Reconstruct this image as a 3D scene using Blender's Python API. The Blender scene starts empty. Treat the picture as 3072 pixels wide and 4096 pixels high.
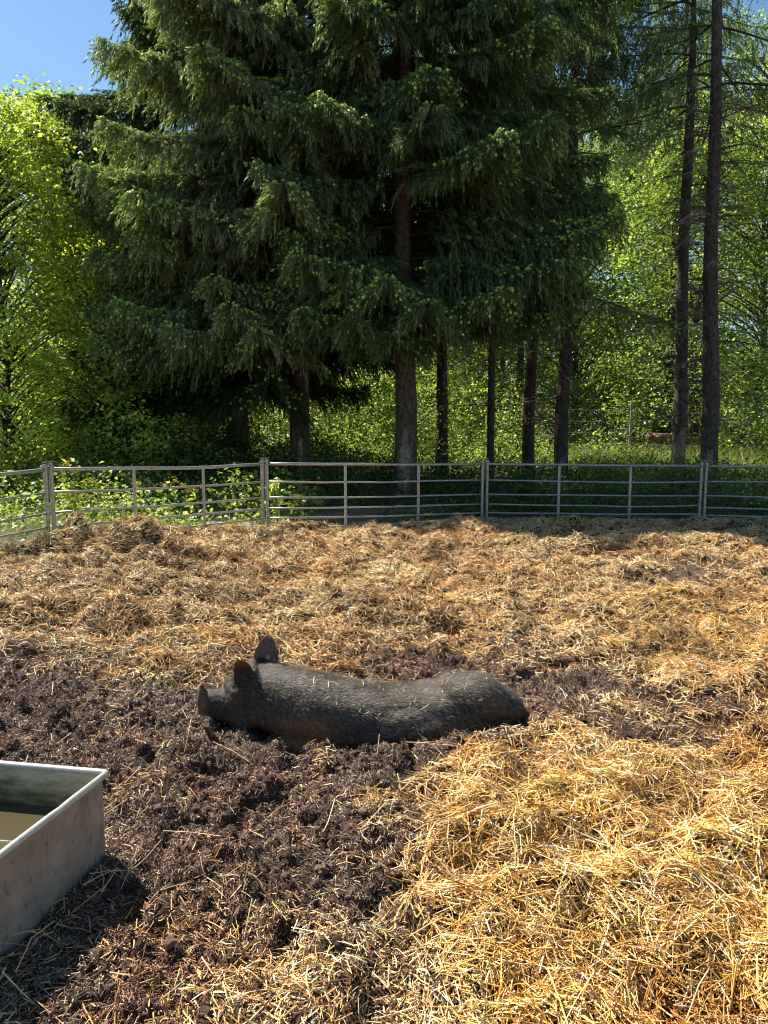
import bpy, bmesh, math
import numpy as np
from mathutils import Vector, Matrix
R = math.radians
rng = np.random.default_rng(7)
sc = bpy.context.scene
COL = sc.collection

# ------------------------------------------------------------------ camera
F0, PITCH, CAMZ = 3078.0, R(7.4), 1.6
cd = bpy.data.cameras.new('camera'); cam = bpy.data.objects.new('camera', cd); COL.objects.link(cam)
cam.location = (0, 0, CAMZ); cam.rotation_euler = (R(90) - PITCH, 0, 0)
cd.sensor_fit = 'VERTICAL'; cd.sensor_height = 24; cd.lens = 24 * F0 / 4096
cd.clip_start = 0.05; cd.clip_end = 3000
sc.camera = cam
# ------------------------------------------------------------------ light
SUN_AZ, SUN_EL = -53.0, 49.0     # degrees from +Y towards +X ; elevation
w = bpy.data.worlds.new("World"); sc.world = w; w.use_nodes = True
nt = w.node_tree; bg = nt.nodes['Background']; sky = nt.nodes.new('ShaderNodeTexSky')
sky.sky_type = 'NISHITA'; sky.sun_disc = False; sky.sun_elevation = R(SUN_EL); sky.sun_rotation = R(SUN_AZ)
sky.air_density = 1.0; sky.dust_density = 0.3; sky.ozone_density = 1.2
tint = nt.nodes.new('ShaderNodeVectorMath'); tint.operation = 'MULTIPLY'; tint.inputs[1].default_value = (.84, 1.02, 1.10)
nt.links.new(sky.outputs[0], tint.inputs[0]); nt.links.new(tint.outputs[0], bg.inputs[0]); bg.inputs[1].default_value = 0.058
sd = bpy.data.lights.new('sun', 'SUN'); sun = bpy.data.objects.new('sun', sd); COL.objects.link(sun)
sd.energy = 5.0; sd.angle = R(0.53); sd.color = (1, 0.935, 0.82)
S = Vector((math.sin(R(SUN_AZ)) * math.cos(R(SUN_EL)), math.cos(R(SUN_AZ)) * math.cos(R(SUN_EL)), math.sin(R(SUN_EL))))
sun.rotation_euler = S.to_track_quat('Z', 'Y').to_euler(); sun.location = S * 60
sc.view_settings.view_transform = 'Standard'; sc.view_settings.look = 'None'
sc.view_settings.exposure = 1.28; sc.view_settings.gamma = 1
sc.cycles.max_bounces = 6; sc.cycles.diffuse_bounces = 2; sc.cycles.transmission_bounces = 4
sc.cycles.transparent_max_bounces = 4; sc.cycles.use_denoising = True
sc.cycles.sample_clamp_indirect = 6; sc.cycles.filter_width = 1.1

# ------------------------------------------------------------------ helpers
def ray(px, py):
    u, v = (px - 1536) / F0, -(py - 2048) / F0
    return np.array([u, math.cos(PITCH) + v * math.sin(PITCH), -math.sin(PITCH) + v * math.cos(PITCH)])
def atz(px, py, z=0.0):
    d = ray(px, py); t = (z - CAMZ) / d[2]; return np.array([0, 0, CAMZ]) + d * t
def aty(px, py, Y):
    d = ray(px, py); t = Y / d[1]; return np.array([0, 0, CAMZ]) + d * t
def photo(x, y):
    """where a ground point lies in the photograph (used to lay out the patches of straw and mud)"""
    z = -CAMZ; f = y * math.cos(PITCH) - z * math.sin(PITCH); up = y * math.sin(PITCH) + z * math.cos(PITCH)
    f = np.maximum(f, .05)
    return 1536 + F0 * x / f, 2048 - F0 * up / f

def tag(o, label=None, cat=None, group=None, kind=None):
    for k, v in (('label', label), ('category', cat), ('group', group), ('kind', kind)):
        if v: o[k] = v
    return o
def mesh(name, V, Fc, mat=None, col=None, smooth=False, parent=None, loc=None):
    V = np.ascontiguousarray(V, dtype=np.float32)
    fl = Fc if isinstance(Fc, list) else [Fc]
    fl = [np.asarray(f, dtype=np.int32) for f in fl if len(f)]
    me = bpy.data.meshes.new(name)
    me.vertices.add(len(V)); me.vertices.foreach_set('co', V.ravel())
    loops = np.concatenate([f.ravel() for f in fl]); me.loops.add(len(loops)); me.loops.foreach_set('vertex_index', loops)
    starts = []; s = 0
    for f in fl:
        n, k = f.shape; starts.append(s + np.arange(n) * k); s += n * k
    starts = np.concatenate(starts).astype(np.int32)
    me.polygons.add(len(starts)); me.polygons.foreach_set('loop_start', starts)
    me.update(calc_edges=True)
    me.polygons.foreach_set('use_smooth', np.full(len(starts), smooth, dtype=bool))
    if col is not None:
        a = me.color_attributes.new('col', 'FLOAT_COLOR', 'POINT')
        c = np.ones((len(V), 4), dtype=np.float32); c[:, :3] = col; a.data.foreach_set('color', c.ravel())
    if mat: me.materials.append(mat)
    o = bpy.data.objects.new(name, me); COL.objects.link(o)
    if parent: o.parent = parent
    if loc is not None: o.location = loc
    return o
def empty(name, loc, rz=0):
    o = bpy.data.objects.new(name, None); COL.objects.link(o); o.location = loc; o.rotation_euler.z = rz
    o.empty_display_size = .2
    return o
class MB:
    def __init__(s): s.V = []; s.F = {}; s.C = []; s.n = 0
    def add(s, V, Fc, col=None):
        V = np.asarray(V, float); Fc = np.asarray(Fc)
        s.F.setdefault(Fc.shape[1], []).append(Fc + s.n); s.V.append(V); s.n += len(V)
        s.C.append(np.broadcast_to(np.array([.5, .5, .5]) if col is None else np.asarray(col, float), (len(V), 3)))
    def build(s, name, mat, parent=None, smooth=False, loc=None, use_col=True):
        return mesh(name, np.concatenate(s.V), [np.concatenate(f) for f in s.F.values()], mat,
                    np.concatenate(s.C) if use_col else None, smooth, parent, loc)
    def tube(s, P, r, n=8, col=None, cap=True):
        P = np.asarray(P, float); m = len(P); r = np.broadcast_to(r, m)
        T = np.gradient(P, axis=0); T /= np.linalg.norm(T, axis=1)[:, None] + 1e-9
        ref = np.array([0, 0, 1.]) if abs(T[0][2]) < .9 else np.array([1., 0, 0])
        A = np.cross(T, ref); A /= np.linalg.norm(A, axis=1)[:, None] + 1e-9; B = np.cross(T, A)
        th = np.arange(n) / n * 2 * np.pi
        V = P[:, None] + r[:, None, None] * (np.cos(th)[None, :, None] * A[:, None] + np.sin(th)[None, :, None] * B[:, None])
        i = np.arange(m - 1)[:, None] * n; j = np.arange(n)[None]; k = (j + 1) % n
        Fc = np.stack([i + j, i + k, i + n + k, i + n + j], -1).reshape(-1, 4)
        if col is not None and np.ndim(col) == 2: col = np.repeat(col, n, axis=0)
        s.add(V.reshape(-1, 3), Fc, col)
        if cap:
            b = s.n - m * n
            s.F.setdefault(n, []).append(np.stack([b + np.arange(n)[::-1], b + (m - 1) * n + np.arange(n)]))
    def box(s, c, size, rz=0, col=None):
        x, y, z = np.array(size) / 2
        V = np.array([[a, b, d] for d in (-z, z) for b in (-y, y) for a in (-x, x)])
        cz, sz = math.cos(rz), math.sin(rz)
        V = V @ np.array([[cz, sz, 0], [-sz, cz, 0], [0, 0, 1]]) + np.array(c)
        s.add(V, [[0, 2, 3, 1], [4, 5, 7, 6], [0, 1, 5, 4], [2, 6, 7, 3], [0, 4, 6, 2], [1, 3, 7, 5]], col)

def unit(v): return v / (np.linalg.norm(v, axis=-1, keepdims=True) + 1e-9)
def frames(d, nrm):
    """rotation matrices whose local Y is d and local Z close to nrm"""
    d = unit(d); x = unit(np.cross(d, nrm)); z = np.cross(x, d)
    return np.stack([x, d, z], axis=2)
def scatter(T, Fc, P, Rm, Sc, col):
    n, k = len(P), len(T)
    V = np.einsum('nij,nkj->nki', Rm, T[None] * Sc[:, None, :]) + P[:, None]
    Fa = (Fc[None] + (np.arange(n) * k)[:, None, None]).reshape(-1, Fc.shape[1])
    c = np.repeat(col, k, axis=0) if col.ndim == 2 else col.reshape(-1, 3)
    return V.reshape(-1, 3), Fa, c
def H(ix, iy, s=0, iz=0):
    n = (ix * 374761393 + iy * 668265263 + iz * 2147483647 + s * 1446641) & 0xffffffff
    n = ((n ^ (n >> 13)) * 1274126177) & 0xffffffff
    n = ((n ^ (n >> 15)) * 2246822519) & 0xffffffff
    return ((n ^ (n >> 16)) & 0xffffff) / float(0xffffff)
def vn(x, y, s=0):
    x = np.asarray(x, float); y = np.asarray(y, float)
    ix = np.floor(x).astype(np.int64); iy = np.floor(y).astype(np.int64)
    fx = x - ix; fy = y - iy; fx = fx * fx * (3 - 2 * fx); fy = fy * fy * (3 - 2 * fy)
    a = H(ix, iy, s); b = H(ix + 1, iy, s); c = H(ix, iy + 1, s); d = H(ix + 1, iy + 1, s)
    return (a + (b - a) * fx) * (1 - fy) + (c + (d - c) * fx) * fy
def fbm(x, y, s=0, o=4, g=.5):
    t = 0; a = 1; n = 0
    for i in range(o):
        t = t + a * vn(x * 2 ** i + 17.3 * i, y * 2 ** i - 9.1 * i, s + i); n += a; a *= g
    return t / n
def ss(a, b, x):
    t = np.clip((x - a) / (b - a), 0, 1); return t * t * (3 - 2 * t)

# ------------------------------------------------------------------ materials
def material(name, rough=.7, attr=True, base=None, spec=.3, metal=0.0):
    m = bpy.data.materials.new(name); m.use_nodes = True; t = m.node_tree; b = t.nodes['Principled BSDF']
    b.inputs['Roughness'].default_value = rough; b.inputs['Specular IOR Level'].default_value = spec
    b.inputs['Metallic'].default_value = metal
    src = None
    if attr:
        a = t.nodes.new('ShaderNodeAttribute'); a.attribute_name = 'col'; src = a.outputs['Color']
        t.links.new(src, b.inputs['Base Color'])
    elif base: b.inputs['Base Color'].default_value = (*base, 1)
    return m, t, b, src
def noise(t, scale, detail=4, coord='Object', rough=.55, stretch=None):
    tc = t.nodes.new('ShaderNodeTexCoord'); n = t.nodes.new('ShaderNodeTexNoise')
    n.inputs['Scale'].default_value = scale; n.inputs['Detail'].default_value = detail; n.inputs['Roughness'].default_value = rough
    if stretch:
        mp = t.nodes.new('ShaderNodeMapping'); mp.inputs['Scale'].default_value = stretch
        t.links.new(tc.outputs[coord], mp.inputs[0]); t.links.new(mp.outputs[0], n.inputs[0])
    else: t.links.new(tc.outputs[coord], n.inputs[0])
    return n
def bump(t, b, src, strength, dist):
    bp = t.nodes.new('ShaderNodeBump'); bp.inputs['Strength'].default_value = strength; bp.inputs['Distance'].default_value = dist
    t.links.new(src, bp.inputs['Height']); t.links.new(bp.outputs[0], b.inputs['Normal']); return bp
def mul(t, a, fac_src, lo, hi):
    """multiply colour a by a grey ramp of a noise"""
    mr = t.nodes.new('ShaderNodeMapRange'); mr.inputs[1].default_value = .3; mr.inputs[2].default_value = .7
    mr.inputs[3].default_value = lo; mr.inputs[4].default_value = hi; t.links.new(fac_src, mr.inputs[0])
    mx = t.nodes.new('ShaderNodeVectorMath'); mx.operation = 'SCALE'
    t.links.new(a, mx.inputs[0]); t.links.new(mr.outputs[0], mx.inputs['Scale']); return mx.outputs[0]
def leaf_mat(name, trans=.45, rough=.45, spec=.35, tint=(1.25, 1.2, .45)):
    m, t, b, src = material(name, rough, spec=spec)
    tr = t.nodes.new('ShaderNodeBsdfTranslucent'); mx = t.nodes.new('ShaderNodeMixShader')
    vm = t.nodes.new('ShaderNodeVectorMath'); vm.operation = 'MULTIPLY'; vm.inputs[1].default_value = tint
    t.links.new(src, vm.inputs[0]); t.links.new(vm.outputs[0], tr.inputs[0])
    mx.inputs[0].default_value = trans
    t.links.new(b.outputs[0], mx.inputs[1]); t.links.new(tr.outputs[0], mx.inputs[2])
    t.links.new(mx.outputs[0], t.nodes['Material Output'].inputs[0]); return m
M = {}
M['leaf'] = leaf_mat('broad_leaf', .52, .38, .5, tint=(1.4, 1.4, .7))
M['needle'] = leaf_mat('spruce_needles', .38, .55, .3, (1.1, 1.2, .6))
M['weed'] = leaf_mat('weed_leaf', .48, .4, .45, tint=(1.3, 1.3, .7))
m, t, b, src = material('straw', .5, spec=.35); M['straw'] = m
n_ = noise(t, 55, 3); b.inputs['Base Color'].default_value = (1, 1, 1, 1)
t.links.new(mul(t, src, n_.outputs[0], .72, 1.15), b.inputs['Base Color'])
m, t, b, src = material('mud', .8, spec=.18); M['mud'] = m
n_ = noise(t, 26, 8, rough=.7); n2 = noise(t, 160, 6, rough=.7)
wet = noise(t, 3.5, 3); wr = t.nodes.new('ShaderNodeMapRange'); wr.inputs[1].default_value = .38; wr.inputs[2].default_value = .55; wr.inputs[3].default_value = .32; wr.inputs[4].default_value = .9
t.links.new(wet.outputs[0], wr.inputs[0]); t.links.new(wr.outputs[0], b.inputs['Roughness'])
t.links.new(mul(t, mul(t, src, n_.outputs[0], .6, 1.4), n2.outputs[0], .7, 1.3), b.inputs['Base Color']); bump(t, b, n2.outputs[0], .9, .012)
m, t, b, src = material('clod', .82, spec=.15); M['clod'] = m
n_ = noise(t, 120, 5, rough=.7); t.links.new(mul(t, src, n_.outputs[0], .6, 1.35), b.inputs['Base Color']); bump(t, b, n_.outputs[0], .8, .006)
m, t, b, src = material('bark', .85, spec=.15); M['bark'] = m
n_ = noise(t, 9, 8, rough=.7, stretch=(1.6, 1.6, .7)); n2 = noise(t, 45, 6, rough=.75, stretch=(1, 1, .5))
vo = t.nodes.new('ShaderNodeTexVoronoi'); vo.inputs['Scale'].default_value = 26; tcv = t.nodes.new('ShaderNodeTexCoord'); mpv = t.nodes.new('ShaderNodeMapping'); mpv.inputs['Scale'].default_value = (1, 1, .55); t.links.new(tcv.outputs['Object'], mpv.inputs[0]); t.links.new(mpv.outputs[0], vo.inputs[0])
t.links.new(mul(t, mul(t, mul(t, src, n_.outputs[0], .5, 1.5), n2.outputs[0], .65, 1.35), vo.outputs['Distance'], 1.15, .7), b.inputs['Base Color']); bump(t, b, n_.outputs[0], 1, .08)
m, t, b, src = material('steel', .42, attr=False, base=(.42, .43, .42), metal=.45); M['steel'] = m
n_ = noise(t, 30, 5, rough=.7)
cr = t.nodes.new('ShaderNodeValToRGB'); t.links.new(n_.outputs[0], cr.inputs[0])
cr.color_ramp.elements[0].position = .32; cr.color_ramp.elements[0].color = (.20, .19, .17, 1)
cr.color_ramp.elements[1].position = .6; cr.color_ramp.elements[1].color = (.40, .40, .38, 1)
t.links.new(cr.outputs[0], b.inputs['Base Color'])

# ------------------------------------------------------------------ ground shape
def blob(px, py, cx, cy, rx, ry, a=0):
    c, s = math.cos(R(a)), math.sin(R(a)); dx, dy = px - cx, py - cy
    u, v = (dx * c + dy * s) / rx, (-dx * s + dy * c) / ry
    return np.exp(-(u * u + v * v) ** 1.5)
def zones(x, y):
    """mud, fresh golden straw (0..1 each); the rest is old straw"""
    px, py = photo(x, y)
    wx = (fbm(x * 2.2, y * 2.2, 31, 5, .62) - .5) * 900; wy = (fbm(x * 2.2 + 40, y * 2.2, 35, 5, .62) - .5) * 560
    k = np.clip((py - 1600) / 1500, .12, 1.3); qx, qy = px + wx * k, py + wy * k
    # mud: the near left, round the pig, a tongue to the right of it, a strip at the right far side
    mud = ss(2560, 2860, qy + .10 * (900 - qx) * (qx < 1500)) * (1 - ss(1350, 1750, qx - .25 * (qy - 3300)))
    mud = np.maximum(mud, blob(qx, qy, 1900, 2760, 620, 180, 6) * 1.3)
    mud = np.maximum(mud, blob(qx, qy, 2450, 2850, 520, 130, 10) * 1.2)
    mud = np.maximum(mud, blob(qx, qy, 2750, 2905, 520, 85, 6) * 1.0)
    mud = np.maximum(mud, blob(qx, qy, 2800, 2320, 420, 38, 4) * 1.1)
    mud = np.maximum(mud, blob(qx, qy, 1500, 3040, 620, 120, 0) * 1.2)
    mud = np.maximum(mud, blob(qx, qy, 500, 2760, 700, 150, -6) * .7)
    mud = np.clip(mud, 0, 1) * (1 - .55 * ss(3500, 4000, qy) * ss(500, 1300, qx))
    fresh = ss(1470, 1800, qx - .20 * (qy - 3350) * (qy > 3350)) * ss(3040, 3260, qy + .10 * (qx - 1700)) * (1 - .6 * ss(3550, 4000, qy + .35 * (2100 - qx)))
    fresh = np.maximum(fresh, blob(qx, qy, 2850, 2560, 420, 150, 5) * .9)
    fresh = np.maximum(fresh, blob(qx, qy, 800, 2620, 230, 55, -22) * .8)
    fresh = np.maximum(fresh, blob(qx, qy, 2450, 3060, 420, 110, 8) * .5)
    mud = mud * (1 - .95 * np.clip(fresh, 0, 1) * ss(2950, 3150, qy) * ss(1400, 1900, qx))
    return np.clip(mud, 0, 1), np.clip(fresh, 0, 1)
PEN_FAR = np.array([[-9, 3.0], [-3.9, 5.0], [-3.31, 7.57], [-1.53, 9.82], [1.435, 10.93], [4.6, 11.07], [12, 11.2]])
def pen_edge(x): return np.interp(x, PEN_FAR[:, 0], PEN_FAR[:, 1])
def g2(x, y, cx, cy, sx, sy, p=1): return np.exp(-(((x - cx) / sx) ** 2 + ((y - cy) / sy) ** 2) ** p)
HEAPS = [(-2.62, 7.25, .50, .36, .26), (-2.95, 7.1, .2, .22, .10), (-2.2, 7.2, .4, .3, .10), (1.05, 10.1, .26, .24, .15), (1.35, 10.0, .3, .2, .06),
         (-.15, 6.0, .35, .2, .06), (-1.2, 6.9, .4, .2, .05), (1.0, 7.1, .5, .22, .09), (2.3, 8.6, .6, .25, .10), (3.3, 9.0, .6, .25, .09),
         (.2, 8.4, .6, .25, .07), (2.2, 5.9, .35, .22, .10), (-1.9, 5.6, .35, .2, .06), (.35, 4.9, .16, .11, .085), (-2.8, 6.2, .6, .3, .05), (2.3, 10.3, .5, .25, .07),
         (3.2, 10.2, .8, .3, .06), (.1, 9.3, .5, .25, .05), (-.9, 8.1, .45, .25, .06), (1.3, 8.9, .5, .22, .07)]
SPINE = [  # px, top py, half height, half width, depth
    (2058, 2800, .085, .07, 4.02), (2005, 2745, .135, .13, 4.00), (1910, 2707, .175, .195, 3.98), (1800, 2715, .185, .215, 3.95),
    (1690, 2728, .178, .215, 3.92), (1550, 2731, .180, .215, 3.88), (1400, 2719, .186, .215, 3.86), (1260, 2688, .195, .205, 3.85),
    (1140, 2660, .180, .180, 3.86), (1050, 2650, .160, .155, 3.88), (1000, 2668, .130, .135, 3.88)]
def body_axis():
    out = []
    for px, py, rz, ry, Y in SPINE:
        top = aty(px, py, Y + ry * .25); out.append((top[0], Y, top[2] - rz * .97, rz, ry))
    return np.array(out)
AX = body_axis()
def ground_z(x, y):
    x = np.asarray(x, float); y = np.asarray(y, float)
    mud, fresh = zones(x, y)
    inside = ss(.5, -.15, y - pen_edge(x)) * ss(-7, -5, x) 
    z = .29 * np.exp(-((x + 3.8) / 2.6) ** 2 - ((y - 7.6) / 3.2) ** 2)
    straw = (fbm(x * 1.1, y * 1.1, 3, 3) - .5) * .12
    r1 = 1 - np.abs(fbm(x * 2.6, y * 3.2, 9, 3) * 2 - 1); r2 = fbm(x * 5.5, y * 6.5, 12, 3)
    straw = straw + (r1 - .6) * .18 * (.55 + .45 * ss(3, 6, y)) + (r2 - .5) * .19 - .05 * ss(.60, .78, vn(x * 4.1, y * 5.0, 47)) + .03 * ss(.6, .9, vn(x * 6.3, y * 7.0, 48))
    straw = straw + (fbm(x * 14, y * 14, 14, 3) - .5) * .055 + fresh * .05
    m1 = fbm(x * 4.2, y * 4.2, 21, 3); b1 = np.abs(fbm(x * 8, y * 8, 24, 3) * 2 - 1); b2 = np.abs(fbm(x * 21, y * 21, 27, 3) * 2 - 1)
    mu = (m1 - .5) * .11 + b1 * .065 + b2 * .065 - .045 + (fbm(x * 55, y * 55, 29, 2) - .5) * .022
    pits = ss(.63, .8, vn(x * 7.3 + 3.1, y * 7.3, 41)); mu = mu - pits * .06
    z = z + inside * (straw * (1 - mud) + mu * mud)
    for cx, cy, sx, sy, h in HEAPS:
        z = z + h * g2(x, y, cx, cy, sx, sy) * inside * (.75 + .5 * r2)
    # wallow around the pig
    yc = np.interp(x, AX[::-1, 0], AX[::-1, 1]); wx = ss(-.82, -.62, x) * ss(.82, .66, x)
    near = ss(.42, .20, np.abs(y - yc)) * wx
    z = z * (1 - .75 * near) - near * (.13 * ss(-.75, -.35, x) + .015)
    z = z - .10 * np.exp(-((yc - y - .27) / .10) ** 2) * ss(-.35, -.05, x) * ss(.55, .3, x)
    rim = np.exp(-((yc - y - .43) / .10) ** 2) * wx
    z = z + rim * (.035 + .05 * (fbm(x * 6, y * 6, 55, 2) - .35)) - .02 * wx * near
    # flat for the trough's foot
    tr = ss(-.72, -1.0, x) * ss(3.0, 2.7, y); z = z * (1 - .8 * tr)
    # ground beyond the fence
    out = 1 - inside
    z = z + out * ((fbm(x * .25, y * .25, 61, 3) - .5) * .35 * ss(11, 16, y) + (fbm(x * 3, y * 3, 65, 3) - .5) * .06)
    return z
def ground_zn(x, y, e=.03):
    z = ground_z(x, y); zx = (ground_z(x + e, y) - z) / e; zy = (ground_z(x, y + e) - z) / e
    return z, unit(np.stack([-zx, -zy, np.ones_like(zx)], -1))

def axis_grid(a, b, lo, hi, fine, grow=1.06):
    core = np.arange(a, b, fine); up = [b]; s = fine
    while up[-1] < hi: s *= grow; up.append(up[-1] + s)
    dn = [a]; s = fine
    while dn[-1] > lo: s *= grow; dn.append(dn[-1] - s)
    return np.concatenate([np.array(dn[::-1][:-1]), core, np.array(up)])
gx = axis_grid(-1.9, 2.2, -400, 400, .014, 1.016); gy = axis_grid(1.5, 4.9, -30, 600, .014, 1.016)
X, Y = np.meshgrid(gx, gy); x = X.ravel(); y = Y.ravel()
z = ground_z(x, y); mud, fresh = zones(x, y)
inside = ss(.4, -.2, y - pen_edge(x))
cm = np.array([.072, .045, .031]); cs = np.array([.075, .043, .019]); cf = np.array([.12, .06, .016]); co = np.array([.055, .048, .028]); cg = np.array([.30, .23, .16])
n1 = fbm(x * 3, y * 3, 71, 4)[:, None]; n9 = fbm(x * 30, y * 30, 73, 3)[:, None]
base = cs * (1 - fresh[:, None]) + cf * fresh[:, None]
base = base * (1 - mud[:, None]) + cm * (.75 + .7 * n1) * mud[:, None]
base = base * (.6 + .8 * n9)
dryp = (np.exp(-((x + 1.8) / 2.0) ** 2 - ((y - 11.2) / 1.7) ** 2) + .4 * ss(.5, .7, fbm(x * .8, y * .8, 77, 3)))[:, None].clip(0, 1)
beyond = co * (.6 + .9 * n1) * (1 - dryp) + cg * (.6 + .7 * n1) * dryp
colr = base * inside[:, None] + beyond * (1 - inside[:, None])
nx, ny = len(gx), len(gy); i = np.arange(ny - 1)[:, None] * nx + np.arange(nx - 1)[None]
gF = np.stack([i, i + 1, i + nx + 1, i + nx], -1).reshape(-1, 4)
o = mesh('ground', np.stack([x, y, z], -1), gF, M['mud'], colr, True); tag(o, kind='structure')

# ------------------------------------------------------------------ straw
sT = np.array([[-.5, 0, 0], [0, 0, .45], [.5, 0, 0], [-.5, .5, 0], [0, .5, .45], [.5, .5, 0], [-.5, 1, 0], [0, 1, .45], [.5, 1, 0]], float)
sF = np.array([[0, 3, 4, 1], [1, 4, 5, 2], [3, 6, 7, 4], [4, 7, 8, 5]])
def palette(n, cols, p, var=.22):
    c = np.array(cols)[rng.choice(len(cols), n, p=np.array(p) / sum(p))]
    return c * (1 + (rng.random((n, 1)) - .5) * 2 * var)
def strands(P, N, L, Wd, tilt, lift, col, bend=.12, az=None):
    n = len(P); a = rng.random(n) * 2 * np.pi if az is None else az
    d = np.stack([np.cos(a), np.sin(a), np.zeros(n)], -1); d = unit(d - (d * N).sum(-1, keepdims=True) * N)
    tl = rng.normal(0, tilt, n)[:, None]; d = unit(d * np.cos(tl) + N * np.abs(np.sin(tl)) * np.sign(tl))
    nr = unit(N + rng.normal(0, .45, (n, 3))); Rm = frames(d, nr)
    P = P + N * lift[:, None] - d * (L * .5)[:, None]
    Sc = np.stack([Wd, L, Wd], -1)
    T = np.repeat(sT[None], n, 0) * Sc[:, None, :]
    bz = rng.normal(0, bend, (n, 1)) * L[:, None]; T[:, 3:6, 0] += bz * .6; T[:, 3:6, 2] += np.abs(bz) * .8
    k = np.where(rng.random(n) < .3, .35, 1)[:, None]; T[:, 6:9, 0] *= k    # some split to a point
    V = np.einsum('nij,nkj->nki', Rm, T) + P[:, None]
    Fa = (sF[None] + (np.arange(n) * 9)[:, None, None]).reshape(-1, 4)
    return V.reshape(-1, 3), Fa, np.repeat(col, 9, axis=0)
def field(n, y0, y1, pad=1.0):
    y = y0 + (y1 - y0) * rng.random(n); x = (rng.random(n) * 2 - 1) * (.56 * y + pad); return x, y
def keepout(x, y):
    yc = np.interp(x, AX[::-1, 0], AX[::-1, 1])
    pig = (np.abs(y - yc) < .17) & (x > -.85) & (x < .74)
    tr = (x < -1.0) & (y < 2.64 + (-(x + .99)) * .16)
    tr &= x < -.99 - (2.637 - y) * .25 + .0
    return ~pig & ~tr & (y < pen_edge(x) + .25)
mb = MB()
def lay(n, y0, y1, fn, Lr, Wr, tilt, lift, cols, p, bend=.12, lpow=1.6):
    n = int(n * 1.22); x, y = field(n, y0, y1); mud, fresh = zones(x, y)
    k = (rng.random(n) < fn(mud, fresh, x, y)) & keepout(x, y); x, y = x[k], y[k]; n = len(x)
    z, N = ground_zn(x, y)
    L = Lr[0] + (Lr[1] - Lr[0]) * rng.random(n) ** lpow; Wd = Wr[0] + (Wr[1] - Wr[0]) * rng.random(n)
    # flow: neighbouring straws partly share a direction
    a = fbm(x * 2.5, y * 2.5, 90, 2) * 14 + rng.normal(0, 1.0, n)
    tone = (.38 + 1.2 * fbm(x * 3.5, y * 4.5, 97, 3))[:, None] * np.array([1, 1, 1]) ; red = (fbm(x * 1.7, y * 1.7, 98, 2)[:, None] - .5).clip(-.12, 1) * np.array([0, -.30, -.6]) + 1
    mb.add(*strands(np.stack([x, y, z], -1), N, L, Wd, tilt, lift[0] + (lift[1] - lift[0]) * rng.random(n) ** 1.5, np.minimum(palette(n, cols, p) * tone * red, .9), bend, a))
GOLD = [(.75, .43, .11), (.86, .56, .20), (.58, .28, .05), (.90, .78, .50), (.24, .105, .025)]
OLD = [(.74, .46, .18), (.84, .59, .28), (.48, .26, .09), (.90, .76, .50), (.14, .07, .03), (.40, .25, .11)]
BRN = [(.12, .07, .047), (.20, .127, .082), (.33, .225, .15), (.48, .35, .24), (.06, .038, .028), (.27, .14, .08)]
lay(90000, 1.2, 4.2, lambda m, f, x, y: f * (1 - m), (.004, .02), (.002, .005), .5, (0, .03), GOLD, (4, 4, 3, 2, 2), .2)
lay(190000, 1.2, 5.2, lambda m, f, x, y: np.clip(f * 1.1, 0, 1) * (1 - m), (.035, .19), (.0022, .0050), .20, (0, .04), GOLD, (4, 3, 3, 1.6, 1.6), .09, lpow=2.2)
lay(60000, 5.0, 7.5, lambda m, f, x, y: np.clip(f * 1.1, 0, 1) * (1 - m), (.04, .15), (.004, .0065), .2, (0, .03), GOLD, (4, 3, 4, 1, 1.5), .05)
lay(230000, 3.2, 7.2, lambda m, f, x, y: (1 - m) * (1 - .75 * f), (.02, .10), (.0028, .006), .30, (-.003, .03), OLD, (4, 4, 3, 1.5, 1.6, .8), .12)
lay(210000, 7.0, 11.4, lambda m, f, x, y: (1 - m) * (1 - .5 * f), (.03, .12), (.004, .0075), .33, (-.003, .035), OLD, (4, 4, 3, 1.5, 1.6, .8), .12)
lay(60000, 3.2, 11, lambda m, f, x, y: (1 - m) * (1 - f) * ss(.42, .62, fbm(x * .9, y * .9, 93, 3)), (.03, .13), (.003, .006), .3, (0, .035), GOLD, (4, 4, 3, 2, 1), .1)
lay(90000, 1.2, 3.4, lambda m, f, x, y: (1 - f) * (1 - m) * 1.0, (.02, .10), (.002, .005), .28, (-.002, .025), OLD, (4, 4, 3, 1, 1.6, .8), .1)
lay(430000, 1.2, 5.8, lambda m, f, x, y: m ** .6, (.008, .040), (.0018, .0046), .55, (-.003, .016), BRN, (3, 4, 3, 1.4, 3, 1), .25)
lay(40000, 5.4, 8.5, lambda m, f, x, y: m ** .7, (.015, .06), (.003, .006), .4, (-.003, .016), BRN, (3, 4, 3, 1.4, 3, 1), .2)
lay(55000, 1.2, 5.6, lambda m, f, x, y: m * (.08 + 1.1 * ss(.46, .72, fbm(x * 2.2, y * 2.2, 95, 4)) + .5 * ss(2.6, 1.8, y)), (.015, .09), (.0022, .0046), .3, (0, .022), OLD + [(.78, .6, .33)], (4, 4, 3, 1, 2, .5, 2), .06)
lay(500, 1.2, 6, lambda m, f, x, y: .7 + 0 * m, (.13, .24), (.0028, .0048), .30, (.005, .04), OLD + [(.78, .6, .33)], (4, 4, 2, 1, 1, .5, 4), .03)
lay(2600, 1.6, 5.0, lambda m, f, x, y: f * (1 - m), (.13, .26), (.003, .0055), .22, (.01, .055), GOLD, (4, 5, 3, 2.5, .5), .03)
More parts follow.
